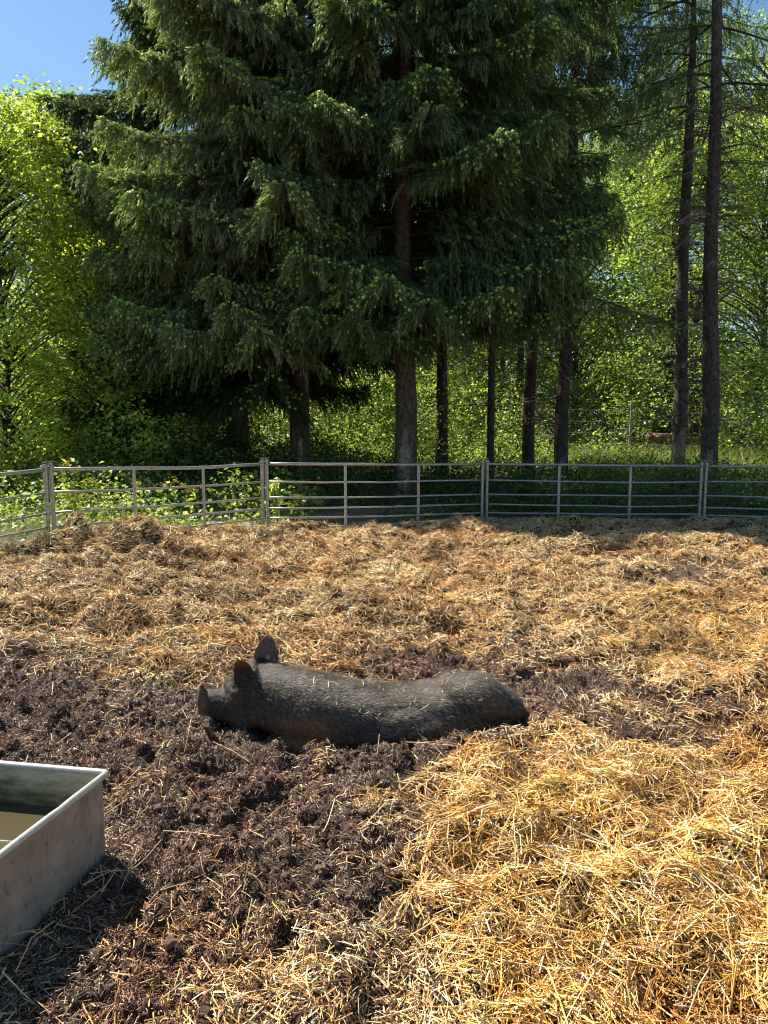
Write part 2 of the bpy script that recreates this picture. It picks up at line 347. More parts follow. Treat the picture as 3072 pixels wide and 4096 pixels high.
# long straws fallen against the foot of the trough
n = 10; f = rng.random(n); a0 = np.array([-1.0, 2.62]); a1 = np.array([-1.16, 2.0]); pp = a0 + (a1 - a0) * f[:, None] + np.array([.13, -.03]) + rng.normal(0, .03, (n, 2)) * np.array([.6, 1])
z, N = ground_zn(pp[:, 0], pp[:, 1]); mb.add(*strands(np.stack([pp[:, 0], pp[:, 1], z + .03], -1), N, .12 + .14 * rng.random(n), .003 + .002 * rng.random(n), .35, .02 + .03 * rng.random(n), palette(n, [(.50, .38, .18), (.4, .28, .12)], (1, 1)), .12, rng.normal(1.1, .3, n)))
# a few stalks standing up
x, y = field(500, 1.7, 9); k = keepout(x, y); x, y = x[k], y[k]; z, N = ground_zn(x, y); n = len(x)
d = unit(np.stack([rng.normal(0, .6, n), rng.normal(0, .6, n), np.ones(n)], -1)); L = .05 + .10 * rng.random(n)
V = np.einsum('nij,nkj->nki', frames(d, unit(rng.normal(0, 1, (n, 3)))), sT[None] * np.stack([.004 + 0 * L, L, .004 + 0 * L], -1)[:, None]) + np.stack([x, y, z - .01], -1)[:, None]
mb.add(V.reshape(-1, 3), (sF[None] + (np.arange(n) * 9)[:, None, None]).reshape(-1, 4), np.repeat(palette(n, OLD + GOLD, [1] * 11), 9, axis=0))
o = mb.build('straw_bedding', M['straw']); tag(o, 'loose straw and chaff strewn over the muddy pen floor', 'straw', kind='stuff')

# ------------------------------------------------------------------ mud clods
def ico(sub=1):
    bm = bmesh.new(); bmesh.ops.create_icosphere(bm, subdivisions=sub, radius=1)
    V = np.array([v.co[:] for v in bm.verts]); Fc = np.array([[v.index for v in f.verts] for f in bm.faces]); bm.free(); return V, Fc
iV, iF = ico(2)
n = 16000; x, y = field(n, 1.5, 6.6); m_, f_ = zones(x, y)
k = (rng.random(n) < m_ * (.25 + 1.3 * ss(.45, .65, fbm(x * 2.2, y * 2.2, 99, 3)))) & keepout(x, y); x, y = x[k], y[k]; n = len(x)
z, N = ground_zn(x, y); s = .004 + .017 * rng.random(n) ** 3
T = iV[None] * (1 + .38 * (rng.random((n, len(iV), 1)) - .5) * 2) * s[:, None, None] * np.array([1.25, 1.0, .75])
a = rng.random(n) * 6.28; ca, sa = np.cos(a), np.sin(a); Rz = np.zeros((n, 3, 3)); Rz[:, 0, 0] = ca; Rz[:, 0, 1] = -sa; Rz[:, 1, 0] = sa; Rz[:, 1, 1] = ca; Rz[:, 2, 2] = 1
V = np.einsum('nij,nkj->nki', Rz, T) + np.stack([x, y, z + s * .25], -1)[:, None]
c = np.repeat(palette(n, [(.08, .052, .037), (.12, .08, .056), (.055, .036, .026), (.17, .115, .08)], (4, 3, 3, 1)), len(iV), axis=0)
o = mesh('mud_clods', V.reshape(-1, 3), (iF[None] + (np.arange(n) * len(iV))[:, None, None]).reshape(-1, 3), M['clod'], c, False)
tag(o, 'dark crumbly clods of mud trodden loose around the pig', 'mud', kind='stuff')

exec_parts = True
# ------------------------------------------------------------------ pig
def build_pig():
    bm = bmesh.new()
    def ell(c, r, rot=None, sub=3):
        mt = Matrix.Translation(Vector(c)) @ (rot.to_4x4() if rot else Matrix.Identity(4)) @ Matrix.Diagonal((*r, 1))
        bmesh.ops.create_icosphere(bm, subdivisions=sub, radius=1, matrix=mt)
    def loft(st, n=28, power=2.0):
        """st rows: centre xyz, half height, half width, tangent from neighbours; closed ends"""
        st = np.array(st, float); m = len(st); t0 = np.arange(m); tt = np.linspace(0, m - 1, m * 6)
        def ci(v):   # catmull-rom
            i = np.clip(np.floor(tt).astype(int), 0, m - 2); f = tt - i
            p0 = v[np.clip(i - 1, 0, m - 1)]; p1 = v[i]; p2 = v[i + 1]; p3 = v[np.clip(i + 2, 0, m - 1)]
            return .5 * ((2 * p1) + (-p0 + p2) * f + (2 * p0 - 5 * p1 + 4 * p2 - p3) * f ** 2 + (-p0 + 3 * p1 - 3 * p2 + p3) * f ** 3)
        C = np.stack([ci(st[:, k]) for k in range(3)], -1); rh = ci(st[:, 3]); rw = ci(st[:, 4])
        T = unit(np.gradient(C, axis=0)); Sd = unit(np.cross(T, np.array([0, 0, 1.]))); U = np.cross(Sd, T)
        th = np.arange(n) / n * 2 * np.pi; rows = []
        for k in range(len(C)):
            c_, s_ = np.cos(th), np.sin(th)
            rows.append([bm.verts.new(C[k] + Sd[k] * rw[k] * np.sign(a) * abs(a) ** (2 / power) + U[k] * rh[k] * np.sign(b_) * abs(b_) ** (2 / power)) for a, b_ in zip(c_, s_)])
        for k in range(len(rows) - 1):
            for j in range(n): bm.faces.new((rows[k][j], rows[k][(j + 1) % n], rows[k + 1][(j + 1) % n], rows[k + 1][j]))
        bm.faces.new(rows[0][::-1]); bm.faces.new(rows[-1])
    torso = [(a[0], a[1], a[2], a[3], a[4]) for a in AX]
    e = torso[0]; torso = [(e[0] + .045, e[1] + .01, e[2] - .03, .03, .03)] + torso
    loft(torso, 32, 2.25)
    # haunches, shoulders, belly bulk
    p = aty(1885, 2800, 3.86); ell((p[0], 3.90, p[2] - .02), (.20, .15, .150))
    p = aty(1830, 2790, 4.05); ell((p[0], 4.03, p[2] + .015), (.17, .14, .135))
    p = aty(1230, 2850, 3.78); ell((p[0], 3.78, p[2]), (.15, .14, .165))
    p = aty(1560, 2880, 3.80); ell((p[0], 3.81, p[2] - .03), (.34, .185, .145))
    # neck and jowl
    p = aty(1085, 2800, 3.84); ell((p[0], 3.86, p[2]), (.12, .15, .17))
    p = aty(1030, 2860, 3.80); ell((p[0], 3.84, p[2] + .01), (.12, .115, .085))
    # head: forehead to snout
    hd = []
    for px, py, rz, ry, Yd in ((1065, 2730, .135, .14, 3.88), (1005, 2762, .145, .135, 3.87), (955, 2790, .118, .115, 3.855), (915, 2808, .092, .092, 3.845),
                               (875, 2812, .078, .076, 3.835), (842, 2810, .070, .068, 3.83), (812, 2808, .064, .062, 3.825)):
        q = aty(px, py, Yd); hd.append((*q, rz, ry))
    loft(hd, 28, 2.1)
    p = aty(915, 2855, 3.82); ell((p[0], 3.84, p[2]), (.11, .07, .055))     # lower jaw
    p = aty(975, 2865, 3.80); ell((p[0], 3.80, p[2]), (.095, .07, .085))     # cheek
    p = aty(962, 2735, 3.80); ell((p[0], 3.79, p[2]), (.045, .035, .03))     # brow
    # snout disc, tipped up, flaring a little at the top rim
    for k in range(9):
        f = k / 8; q = aty(802 + 4 * math.sin(f * 3), 2744 + 100 * f, 3.82)
        ell((q[0] + .004 * math.cos(f * 6.28), 3.82, q[2]), (.015, .054 * math.sin(math.pi * (.16 + .72 * f)) + .010, .018), sub=2)
    # ears: cupped leaf shapes with real thickness
    def ear(base, tip, side, wid, cup, nrm, round_=False):
        base, tip, side, nrm = map(lambda v: np.array(v, float), (base, tip, side, nrm)); ax = tip - base
        side = unit(side - ax * np.dot(side, ax) / np.dot(ax, ax)); nr = unit(np.cross(side, ax)); nr *= np.sign(np.dot(nr, nrm)) or 1
        m, n = 15, 11; G = [[], []]
        for i in range(m):
            f = i / (m - 1); wv = wid * (math.sin(math.pi * min(1, f * .80 + .22)) ** .8 if f < 1 else 0) * (1 - f ** 6 * .8)
            if round_ == 2: wv = wid * (.82 + .28 * math.sin(math.pi * f)) * max(0, 1 - f ** 2.1) ** .62 + .003
            elif round_: wv = wid * (.72 + .35 * math.sin(math.pi * f)) * max(0, 1 - f ** 5) ** .5 + .003
            for l, off in ((0, .006), (1, -.006)):
                row = []
                for j in range(n):
                    u = j / (n - 1) * 2 - 1
                    c = base + ax * f + side * u * wv - nr * (cup * (1 - u * u) * wid * (1 - .5 * f)) + nr * off * (1.1 - abs(u) ** 3 * .4) + nr * .02 * f * f
                    row.append(bm.verts.new(c))
                G[l].append(row)
        for l in (0, 1):
            for i in range(m - 1):
                for j in range(n - 1):
                    q = (G[l][i][j], G[l][i][j + 1], G[l][i + 1][j + 1], G[l][i + 1][j]); bm.faces.new(q if l == 0 else q[::-1])
        for i in range(m - 1):
            for j in (0, n - 1):
                q = (G[0][i][j], G[1][i][j], G[1][i + 1][j], G[0][i + 1][j]); bm.faces.new(q if j else q[::-1])
        for i in (0, m - 1):
            for j in range(n - 1):
                q = (G[0][i][j], G[0][i][j + 1], G[1][i][j + 1], G[1][i][j]); bm.faces.new(q if i else q[::-1])
    nb = aty(1008, 2785, 3.77); nt_ = aty(946, 2634, 3.73)
    ear(nb, nt_, (.86, .50, .1), .052, .8, (-.5, -.8, .1), True)
    fb = aty(1060, 2680, 3.93); ft = aty(1072, 2536, 3.97)
    ear(fb, ft, (1, .15, 0), .066, .3, (.1, -1, .1), 2)
    # tail stub
    p = aty(2095, 2850, 4.0); ell((p[0] - .01, 3.97, p[2] - .01), (.03, .014, .02), sub=2)
    # tucked fore leg and hind leg bulges
    p = aty(1180, 2960, 3.62); ell((p[0] - .06, 3.66, p[2] - .05), (.13, .05, .05))
    me = bpy.data.meshes.new('pig_src'); bm.to_mesh(me); bm.free()
    o = bpy.data.objects.new('pig_src', me); COL.objects.link(o)
    md = o.modifiers.new('r', 'REMESH'); md.mode = 'VOXEL'; md.voxel_size = .0075; md.use_smooth_shade = True
    md = o.modifiers.new('s', 'SMOOTH'); md.factor = .5; md.iterations = 5
    dg = bpy.context.evaluated_depsgraph_get(); dg.update()
    me2 = bpy.data.meshes.new_from_object(o.evaluated_get(dg)); bpy.data.objects.remove(o)
    nv = len(me2.vertices); co_ = np.empty(nv * 3, np.float32); me2.vertices.foreach_get('co', co_); co_ = co_.reshape(-1, 3).astype(float)
    no = np.empty(nv * 3, np.float32); me2.vertices.foreach_get('normal', no); no = no.reshape(-1, 3).astype(float)
    # folds of skin on the neck, wrinkles on the face, lumps of mud
    x, y, z = co_.T
    neck = np.exp(-((x + .56) / .10) ** 2) * (z < .22)
    disp = .007 * np.sin((x * 1.0 + z * .18) * 150) * neck * (fbm(x * 14, z * 5, 5, 2))
    face = np.exp(-((x + .78) / .09) ** 2); disp += .02 * (fbm(x * 32 + z * 14, z * 26 + y * 20, 8, 3) - .5) * face; disp -= .02 * np.exp(-((x + .715) / .02) ** 2 - ((z - .10) / .07) ** 2) * (y < 3.85)
    disp += .006 * (fbm(x * 18 + y * 9, z * 18 + y * 11, 6, 3) - .5)
    fl = np.exp(-((z - .035 - .05 * np.sin(x * 3)) / .03) ** 2) * (y < 3.9) * ss(-.4, -.1, x); disp -= .008 * fl
    co_ += no * disp[:, None]; me2.vertices.foreach_set('co', co_.astype(np.float32).ravel())
    dark = np.array([.018, .015, .013]); tan = np.array([.13, .075, .044]); gry = np.array([.046, .039, .033])
    w1 = 1.3 * np.exp(-((x + .42) / .20) ** 2 - ((z - .02) / .085) ** 2) * (y < 3.85); w1 = w1 * (.5 + fbm(x * 12, z * 12, 7, 3))
    w2 = np.exp(-((x + .94) / .03) ** 2) * 1.5 + .35 * np.exp(-((x + .78) / .06) ** 2 - ((z - .15) / .05) ** 2)
    w3 = ss(.31, .36, z) * ss(-.62, -.70, x) * (y < 3.80) * .9                     # tan skin at the near ear's top, its lit rim put into the colour
    mdl = ss(-.02, -.09, z) * .5; fe = (ss(.30, .32, z) * (y > 3.90) * ss(-.48, -.54, x))[:, None]
    w1 = np.clip(w1 + w2 + w3, 0, 1)[:, None]
    c = dark + (gry - dark) * fbm(x * 6 + y * 7, z * 9, 12, 4)[:, None]
    c = c * (1 - w1) + tan * w1; c = c * (1 - mdl[:, None]) + np.array([.075, .052, .04]) * mdl[:, None]
    c = c * (1 - fe) + np.array([.12, .10, .085]) * fe  # far ear painted paler, to stand for light falling on it
    c *= (.75 + .5 * fbm(x * 35 + y * 20, z * 35 - y * 20, 14, 3))[:, None]
    at = me2.color_attributes.new('col', 'FLOAT_COLOR', 'POINT'); cc = np.ones((nv, 4), np.float32); cc[:, :3] = c; at.data.foreach_set('color', cc.ravel())
    me2.polygons.foreach_set('use_smooth', np.ones(len(me2.polygons), bool))
    me2.materials.clear()
    m, t, b, src = material('pig_skin', .65, spec=.2); n_ = noise(t, 130, 5, rough=.7); n2 = noise(t, 20, 4)
    t.links.new(mul(t, src, n_.outputs[0], .6, 1.4), b.inputs['Base Color']); bump(t, b, n_.outputs[0], .6, .004)
    me2.materials.append(m)
    root = empty('pig', (AX[5, 0], AX[5, 1], -.1))
    me2.name = 'body'; body = bpy.data.objects.new('body', me2); COL.objects.link(body); body.parent = root; body.location = -root.location
    tag(root, 'black hairy pig lying half sunk in the muddy straw with both ears up', 'pig')
    # bristles
    tri = []; me2.calc_loop_triangles(); nt3 = len(me2.loop_triangles); ti = np.empty(nt3 * 3, np.int32); me2.loop_triangles.foreach_get('vertices', ti); ti = ti.reshape(-1, 3)
    A, B, Cc = co_[ti[:, 0]], co_[ti[:, 1]], co_[ti[:, 2]]; nn = np.cross(B - A, Cc - A); ar = np.linalg.norm(nn, axis=1) / 2; nn = unit(nn)
    cen = (A + B + Cc) / 3; vis = (nn[:, 2] > -.35) & (cen[:, 2] > -.13)
    pr = ar * vis * np.clip(.35 + nn[:, 2], .15, 1) * np.where((cen[:, 0] < -.62) & (cen[:, 2] > .20), .25, 1) * np.where(cen[:, 0] < -.84, .15, 1); pr /= pr.sum()
    n = 110000; k = rng.choice(nt3, n, p=pr); u = rng.random((n, 2)); sw = u.sum(1) > 1; u[sw] = 1 - u[sw]
    P = A[k] + (B - A)[k] * u[:, :1] + (Cc - A)[k] * u[:, 1:]; N = nn[k]
    cv = c[ti[k, 0]]
    flow = np.stack([.9 + 0 * N[:, 0], np.sign(N[:, 1]) * .15 * np.abs(N[:, 1]), -.55 * (1 - np.clip(N[:, 2], 0, 1)) - .05], -1)
    wv = (fbm(P[:, 0] * 9, P[:, 2] * 9 + P[:, 1] * 9, 44, 2) - .5) * 2.2
    flow[:, 2] += wv * .4; flow[:, 1] += wv * .5 * N[:, 2]
    flow = flow - (flow * N).sum(-1, keepdims=True) * N; d = unit(unit(flow) * 1.0 + N * .33 + rng.normal(0, .22, (n, 3)))
    L = (.010 + .018 * rng.random(n)) * np.where(P[:, 0] < -.72, .5, 1); wd = .0005 + .0004 * rng.random(n)
    T = np.array([[-.5, 0, 0], [.5, 0, 0], [.4, .55, .06], [-.4, .55, .06], [0, 1, .0]]); Sc = np.stack([wd, L, L], -1)
    bc = palette(n, [(.022, .019, .016), (.08, .068, .054), (.21, .175, .13), (.40, .34, .255)], (4.5, 4, 2.8, 1.2)); tn = (cv[:, 0] > .085)[:, None]
    bc = np.where(tn, bc * np.array([1.5, 1.1, .8]) + np.array([.04, .02, .005]), bc)
    V, Fa, c2 = scatter(T, np.array([[0, 1, 2, 3]]), P, frames(d, N), Sc, bc)
    Ft = (np.array([[3, 2, 4]])[None] + (np.arange(n) * 5)[:, None, None]).reshape(-1, 3)
    m, t, b, src = material('bristle', .5, spec=.3)
    mesh('bristles', V, [Fa, Ft], m, c2, False, root, -root.location)
    # eye
    eb = MB(); q = aty(935, 2752, 3.80); v, f = ico(2); eb.add(v * np.array([.011, .008, .010]) + np.array([q[0], 3.785, q[2]]), f, (.01, .008, .006))
    m, t, b, src = material('pig_eye', .12, spec=.6); eb.build('eye', m, root, True, -root.location)
    # ear tags
    m, t, b, src = material('tag_plastic', .45, attr=False, base=(.20, .185, .16))
    for (px, py, Yd) in ((1072, 2628, 3.925), (1021, 2771, 3.742)):
        q = aty(px, py, Yd); tb = MB()
        th = np.arange(20) / 20 * 6.283; dirv = unit(np.array([0, 0, CAMZ]) - q) * .8 + np.array([.0, -.3, 0]); dirv = unit(dirv)
        for r0, l0, l1 in ((.0125, 0, .003), (.007, .003, .0045), (.003, .0045, .007)):
            tb.tube([q + dirv * l0, q + dirv * l1], r0, 20)
        tb.build('ear_tag', m, root, False, -root.location, use_col=False)
    # straw bits stuck on the back
    up = (nn[:, 2] > .35) & (cen[:, 0] > -.6); pr = ar * up; pr /= pr.sum(); n = 230; k = rng.choice(nt3, n, p=pr)
    Ls = .012 + .05 * rng.random(n) ** 3
    V, Fa, c3 = strands(cen[k], nn[k], Ls, .0014 + .0015 * rng.random(n), .25, .012 + .006 * rng.random(n), palette(n, OLD, (3, 4, 2, 3, 1, 1)), .15)
    o = mesh('straw_bits', V, Fa, M['straw'], c3); tag(o, 'short bits of straw caught in the bristles on the pig\'s back', 'straw', kind='stuff')
build_pig()

# ------------------------------------------------------------------ water trough
def build_trough():
    root = empty('water_trough', (-1.3, 2.0, 0)); tag(root, 'dented galvanised steel water trough with rolled rim, half full of murky water', 'trough')
    RZ = .31
    c0 = atz(436, 3090, RZ); e1 = atz(0, 3427, RZ); e2 = atz(0, 3053, RZ)
    a = unit(e1 - c0); b_ = unit(e2 - c0)
    c0 = c0[:3]; L1, L2 = 1.5, .72
    top = [c0, c0 + a * L1, c0 + a * L1 + b_ * L2, c0 + b_ * L2]
    bot0 = atz(433, 3385, 0)
    ins = .012
    ctr = (top[0] + top[2]) / 2
    def rnd(pts, z, off, r=.03, n=6):
        """rounded rectangle ring, moved inwards by off"""
        out = []
        for k in range(4):
            p = np.array(pts[k]); d1 = unit(np.array(pts[k - 1]) - p); d2 = unit(np.array(pts[(k + 1) % 4]) - p)
            q = p + (d1 + d2) * off
            for j in range(n + 1):
                f = j / n; s_ = q + d1 * r * (1 - f) ** 2 + d2 * r * f ** 2; out.append([s_[0], s_[1], z])
        return np.array(out)
    mb = MB(); rings = []
    # outer wall (from the foot up), inner wall (down to the floor): fine rows so the sheet can bulge
    zs = np.linspace(-.06, RZ, 12)
    def wall(zs, offs, flip):
        rg = []
        for z_, of in zip(zs, offs):
            r_ = rnd(top, z_, of)
            # subdivide every side
            out = []
            for k in range(len(r_)):
                p, q = r_[k], r_[(k + 1) % len(r_)]; m = max(1, int(np.linalg.norm(q - p) / .05))
                for j in range(m): out.append(p + (q - p) * j / m)
            rg.append(np.array(out))
        m = min(len(g) for g in rg); assert all(len(g) == m for g in rg)
        V = np.concatenate(rg); w_ = .004 * (fbm(V[:, 0] * 5 + V[:, 1] * 4, V[:, 2] * 6, 3, 2) - .5)
        dirs = unit(V - ctr); V = V + dirs * w_[:, None] * np.array([1, 1, 0])
        i = np.arange(len(zs) - 1)[:, None] * m; j = np.arange(m)[None]; k = (j + 1) % m
        Fc = np.stack([i + j, i + k, i + m + k, i + m + j], -1).reshape(-1, 4); return V, (Fc[:, ::-1] if flip else Fc)
    # a constant corner count keeps the rings alike
    V, Fc = wall(zs, np.full(12, .010), False); mb.add(V, Fc)
    zi = np.linspace(.02, RZ, 11); V, Fc = wall(zi, np.full(11, .014), True); mb.add(V, Fc)
    fl = rnd(top, .02, .014); mb.add(fl, [list(range(len(fl)))])
    m, t, b, src = material('trough_metal', .6, attr=False, base=(.4, .36, .31), metal=.0, spec=.2)
    n1 = noise(t, 7, 8, rough=.65, stretch=(1, 1, 1)); n2 = noise(t, 45, 5, rough=.7, stretch=(1, 1, .35))
    cr = t.nodes.new('ShaderNodeValToRGB'); e = cr.color_ramp.elements
    e[0].position = .30; e[0].color = (.17, .125, .09, 1); e[1].position = .68; e[1].color = (.38, .30, .225, 1); x_ = e.new(.46); x_.color = (.28, .215, .16, 1)
    t.links.new(n1.outputs[0], cr.inputs[0])
    s2 = t.nodes.new('ShaderNodeValToRGB'); s2.color_ramp.elements[0].position = .37; s2.color_ramp.elements[0].color = (.30, .20, .14, 1)
    s2.color_ramp.elements[1].position = .42; s2.color_ramp.elements[1].color = (1, 1, 1, 1); t.links.new(n2.outputs[0], s2.inputs[0])
    mx = t.nodes.new('ShaderNodeMixRGB'); mx.blend_type = 'MULTIPLY'; mx.inputs[0].default_value = .55
    t.links.new(cr.outputs[0], mx.inputs[1]); t.links.new(s2.outputs[0], mx.inputs[2]); t.links.new(mx.outputs[0], b.inputs['Base Color'])
    bump(t, b, n1.outputs[0], .3, .01)
    # outside and inside differ: algae inside
    body = mb.build('basin', m, root, False, -root.location, use_col=False)
    mi, t, b, src = material('trough_algae', .55, attr=False, base=(.2, .2, .1), metal=0, spec=.3)
    n1 = noise(t, 9, 8, rough=.65, stretch=(1, 1, 3)); n2 = noise(t, 40, 5, rough=.7)
    cr = t.nodes.new('ShaderNodeValToRGB'); e = cr.color_ramp.elements
    e[0].position = .35; e[0].color = (.10, .105, .04, 1); e[1].position = .68; e[1].color = (.46, .41, .29, 1)
    geo = t.nodes.new('ShaderNodeNewGeometry'); sp = t.nodes.new('ShaderNodeSeparateXYZ'); t.links.new(geo.outputs['Position'], sp.inputs[0])
    mr = t.nodes.new('ShaderNodeMapRange'); mr.inputs[1].default_value = .12; mr.inputs[2].default_value = .30; mr.inputs[3].default_value = -.26; mr.inputs[4].default_value = .16; t.links.new(sp.outputs[2], mr.inputs[0])
    ad = t.nodes.new('ShaderNodeMath'); ad.operation = 'ADD'; t.links.new(n1.outputs[0], ad.inputs[0]); t.links.new(mr.outputs[0], ad.inputs[1])
    t.links.new(ad.outputs[0], cr.inputs[0]); t.links.new(cr.outputs[0], b.inputs['Base Color']); bump(t, b, n2.outputs[0], .3, .004)
    body.data.materials.append(mi)
    nv_out = 12 * (len(V) // 11); mi_idx = np.zeros(len(body.data.polygons), np.int32)
    mi_idx[(11 * (len(V) // 11)):] = 1; body.data.polygons.foreach_set('material_index', mi_idx)
    # rolled rim
    rb = MB(); rg = rnd(top, RZ, .004, .016); P = np.concatenate([rg, rg[:2]]); pts = []
    for k in range(len(P) - 1):
        mm = max(1, int(np.linalg.norm(P[k + 1] - P[k]) / .04))
        for j in range(mm): pts.append(P[k] + (P[k + 1] - P[k]) * j / mm)
    pts = np.array(pts); pts[:, 2] += .001 * (fbm(pts[:, 0] * 6, pts[:, 1] * 6, 4, 2) - .5) * 2
    dn = -.003 * np.exp(-((np.linalg.norm(pts - (c0 + a * .26), axis=1)) / .03) ** 2); pts[:, 2] += dn
    rb.tube(pts, .0125, 10, cap=False)
    mr_, t, b, src = material('rim_metal', .38, attr=False, base=(.62, .60, .55), metal=.35, spec=.5)
    n1 = noise(t, 40, 6, rough=.7); cr = t.nodes.new('ShaderNodeValToRGB'); e = cr.color_ramp.elements
    e[0].position = .32; e[0].color = (.36, .31, .24, 1); e[1].position = .5; e[1].color = (.48, .46, .40, 1); t.links.new(n1.outputs[0], cr.inputs[0]); t.links.new(cr.outputs[0], b.inputs['Base Color'])
    rb.build('rim', mr_, root, True, -root.location, use_col=False)
    wv = rnd(top, .165, .016); wb = MB(); wb.add(wv, [list(range(len(wv)))])
    mw, t, b, src = material('murky_water', .04, attr=False, base=(.065, .052, .030), spec=.5)
    n1 = noise(t, 5, 2); bump(t, b, n1.outputs[0], .03, .01)
    wb.build('water', mw, root, False, -root.location, use_col=False)
build_trough()

# ------------------------------------------------------------------ sheep hurdles
OFFS = np.array([0, .228, .432, .572, .698, .82])
OFFS2 = np.array([0, .224, .43, .604, .717, .82])
def hurdle(p0, z0, p1, z1, offs, label, stay=(1/3, 2/3)):
    root = empty('metal_hurdle', (*((np.array(p0) + np.array(p1)) / 2), 0)); L = -root.location
    tag(root, label, 'hurdle', 'galvanised hurdles fencing the pen')
    p0 = np.array([*p0, z0]); p1 = np.array([*p1, z1]); d = unit((p1 - p0) * np.array([1, 1, 0]))
    a = p0 + d * .035; b = p1 - d * .035
    for k, of in enumerate(offs):
        m = MB(); f = np.linspace(0, 1, 9); P = a + (b - a) * f[:, None] - np.array([0, 0, of]); P[:, 2] -= .012 * np.sin(f * np.pi) * (1 if k % 2 else .5)
        P[:, 2] += np.cumsum(rng.normal(0, .004, 9)) * np.sin(f * np.pi)
        m.tube(P, .0185 if k == 0 else .0125, 8); m.build('rail', M['steel'], root, True, L, False)
    for f in stay:
        m = MB(); P = a + (b - a) * f; m.box(P - np.array([0, 0, .41]) + np.array([d[1], -d[0], 0]) * .0, (.036, .010, .82), math.atan2(d[1], d[0]))
        m.build('stay', M['steel'], root, False, L, False)
    for P in (a, b):
        m = MB(); m.tube([P - np.array([0, 0, .93]), P + np.array([0, 0, .055])], .021, 10); q = m.build('end_post', M['steel'], root, False, L, False)
    for P, s in ((a, 1), (b, -1)):
        m = MB(); m.tube([P + np.array([0, 0, .025]), P + np.array([0, 0, .033])], .036, 10); m.build('collar', M['steel'], root, False, L, False); m = MB(); m.tube([P + np.array([0, 0, .075]) - d * .05 * s, P + np.array([0, 0, .075]) + d * .03 * s], .006, 6); m.build('pin_handle', M['steel'], root, False, L, False); m = MB()
        m.tube([P - d * .035 * s + np.array([0, 0, -.25]), P - d * .035 * s + np.array([0, 0, .09])], .007, 6)
        m.build('coupling_pin', M['steel'], root, False, L, False)
FP = []
for px, py, Yd in ((190, 1878, 7.57), (1056, 1856, 9.82), (1940, 1856, 10.93), (2817, 1864, 11.07)):
    q = aty(px, py, Yd); FP.append((q[0], q[1], q[2]))
q0 = (FP[0][0] - .95, FP[0][1] - 2.85, FP[0][2] + .03); q5 = (FP[3][0] + 3.1, FP[3][1] + .05, FP[3][2] - .05)
hurdle(q0[:2], q0[2], FP[0][:2], FP[0][2], OFFS, 'galvanised hurdle running towards the viewer at the far left, mostly out of the picture')
hurdle(FP[0][:2], FP[0][2], FP[1][:2], FP[1][2], OFFS, 'slanting galvanised hurdle behind the straw heap with sunlit yellow-flowered weeds behind it')
hurdle(FP[1][:2], FP[1][2], FP[2][:2], FP[2][2], OFFS, 'galvanised hurdle standing in front of the thick central spruce trunk', (.34, .68))
hurdle(FP[2][:2], FP[2][2], FP[3][:2], FP[3][2], OFFS, 'galvanised hurdle with dark shaded nettles behind it, between small heap and right post pair')
hurdle(FP[3][:2], FP[3][2], q5[:2], q5[2], OFFS2, 'galvanised hurdle cut by the right edge of the picture')

# ------------------------------------------------------------------ foliage tools
lT = np.array([[0, 0, 0], [-.36, .38, .10], [0, .5, 0], [.36, .38, .10], [0, 1, -.08]]); lF = np.array([[0, 3, 2], [0, 2, 1], [2, 3, 4], [1, 2, 4]])
def leaves(P, size, cols, p, up=.9, droop=.2, var=.25, hue=None):
    n = len(P); nr = unit(rng.normal(0, 1, (n, 3)) + np.array([0, 0, up * 1.6])); d = unit(rng.normal(0, 1, (n, 3)) + np.array([0, 0, -droop])); 
    d = unit(d - (d * nr).sum(-1, keepdims=True) * nr); Sc = np.stack([size, size, size], -1)
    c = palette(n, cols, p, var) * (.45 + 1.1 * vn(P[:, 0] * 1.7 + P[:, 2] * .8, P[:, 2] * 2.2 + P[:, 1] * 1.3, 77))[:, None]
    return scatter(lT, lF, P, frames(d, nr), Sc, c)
LG = [(.32, .41, .075), (.43, .51, .10), (.17, .25, .05), (.56, .61, .20)]       # fresh hazel green
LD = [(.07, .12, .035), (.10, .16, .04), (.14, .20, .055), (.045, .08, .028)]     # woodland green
LM = [(.17, .26, .06), (.24, .33, .075), (.10, .17, .045), (.38, .44, .14)]
NG = [(.11, .17, .06), (.15, .21, .08), (.22, .27, .13), (.065, .11, .04)]
NG_LIT = [(.20, .25, .11), (.27, .31, .15), (.37, .40, .23), (.11, .15, .06)]  # needles brightened: sunlight on the left-hanging spruce is put into the colour
NG_SHADE = [(.045, .07, .022), (.06, .09, .03), (.075, .105, .04), (.03, .05, .018)]  # needles darkened: the backlit shade on the rear left spruce is painted in
TIP = [(.46, .62, .12), (.60, .72, .20), (.30, .44, .08)]
BK = (.13, .085, .06)

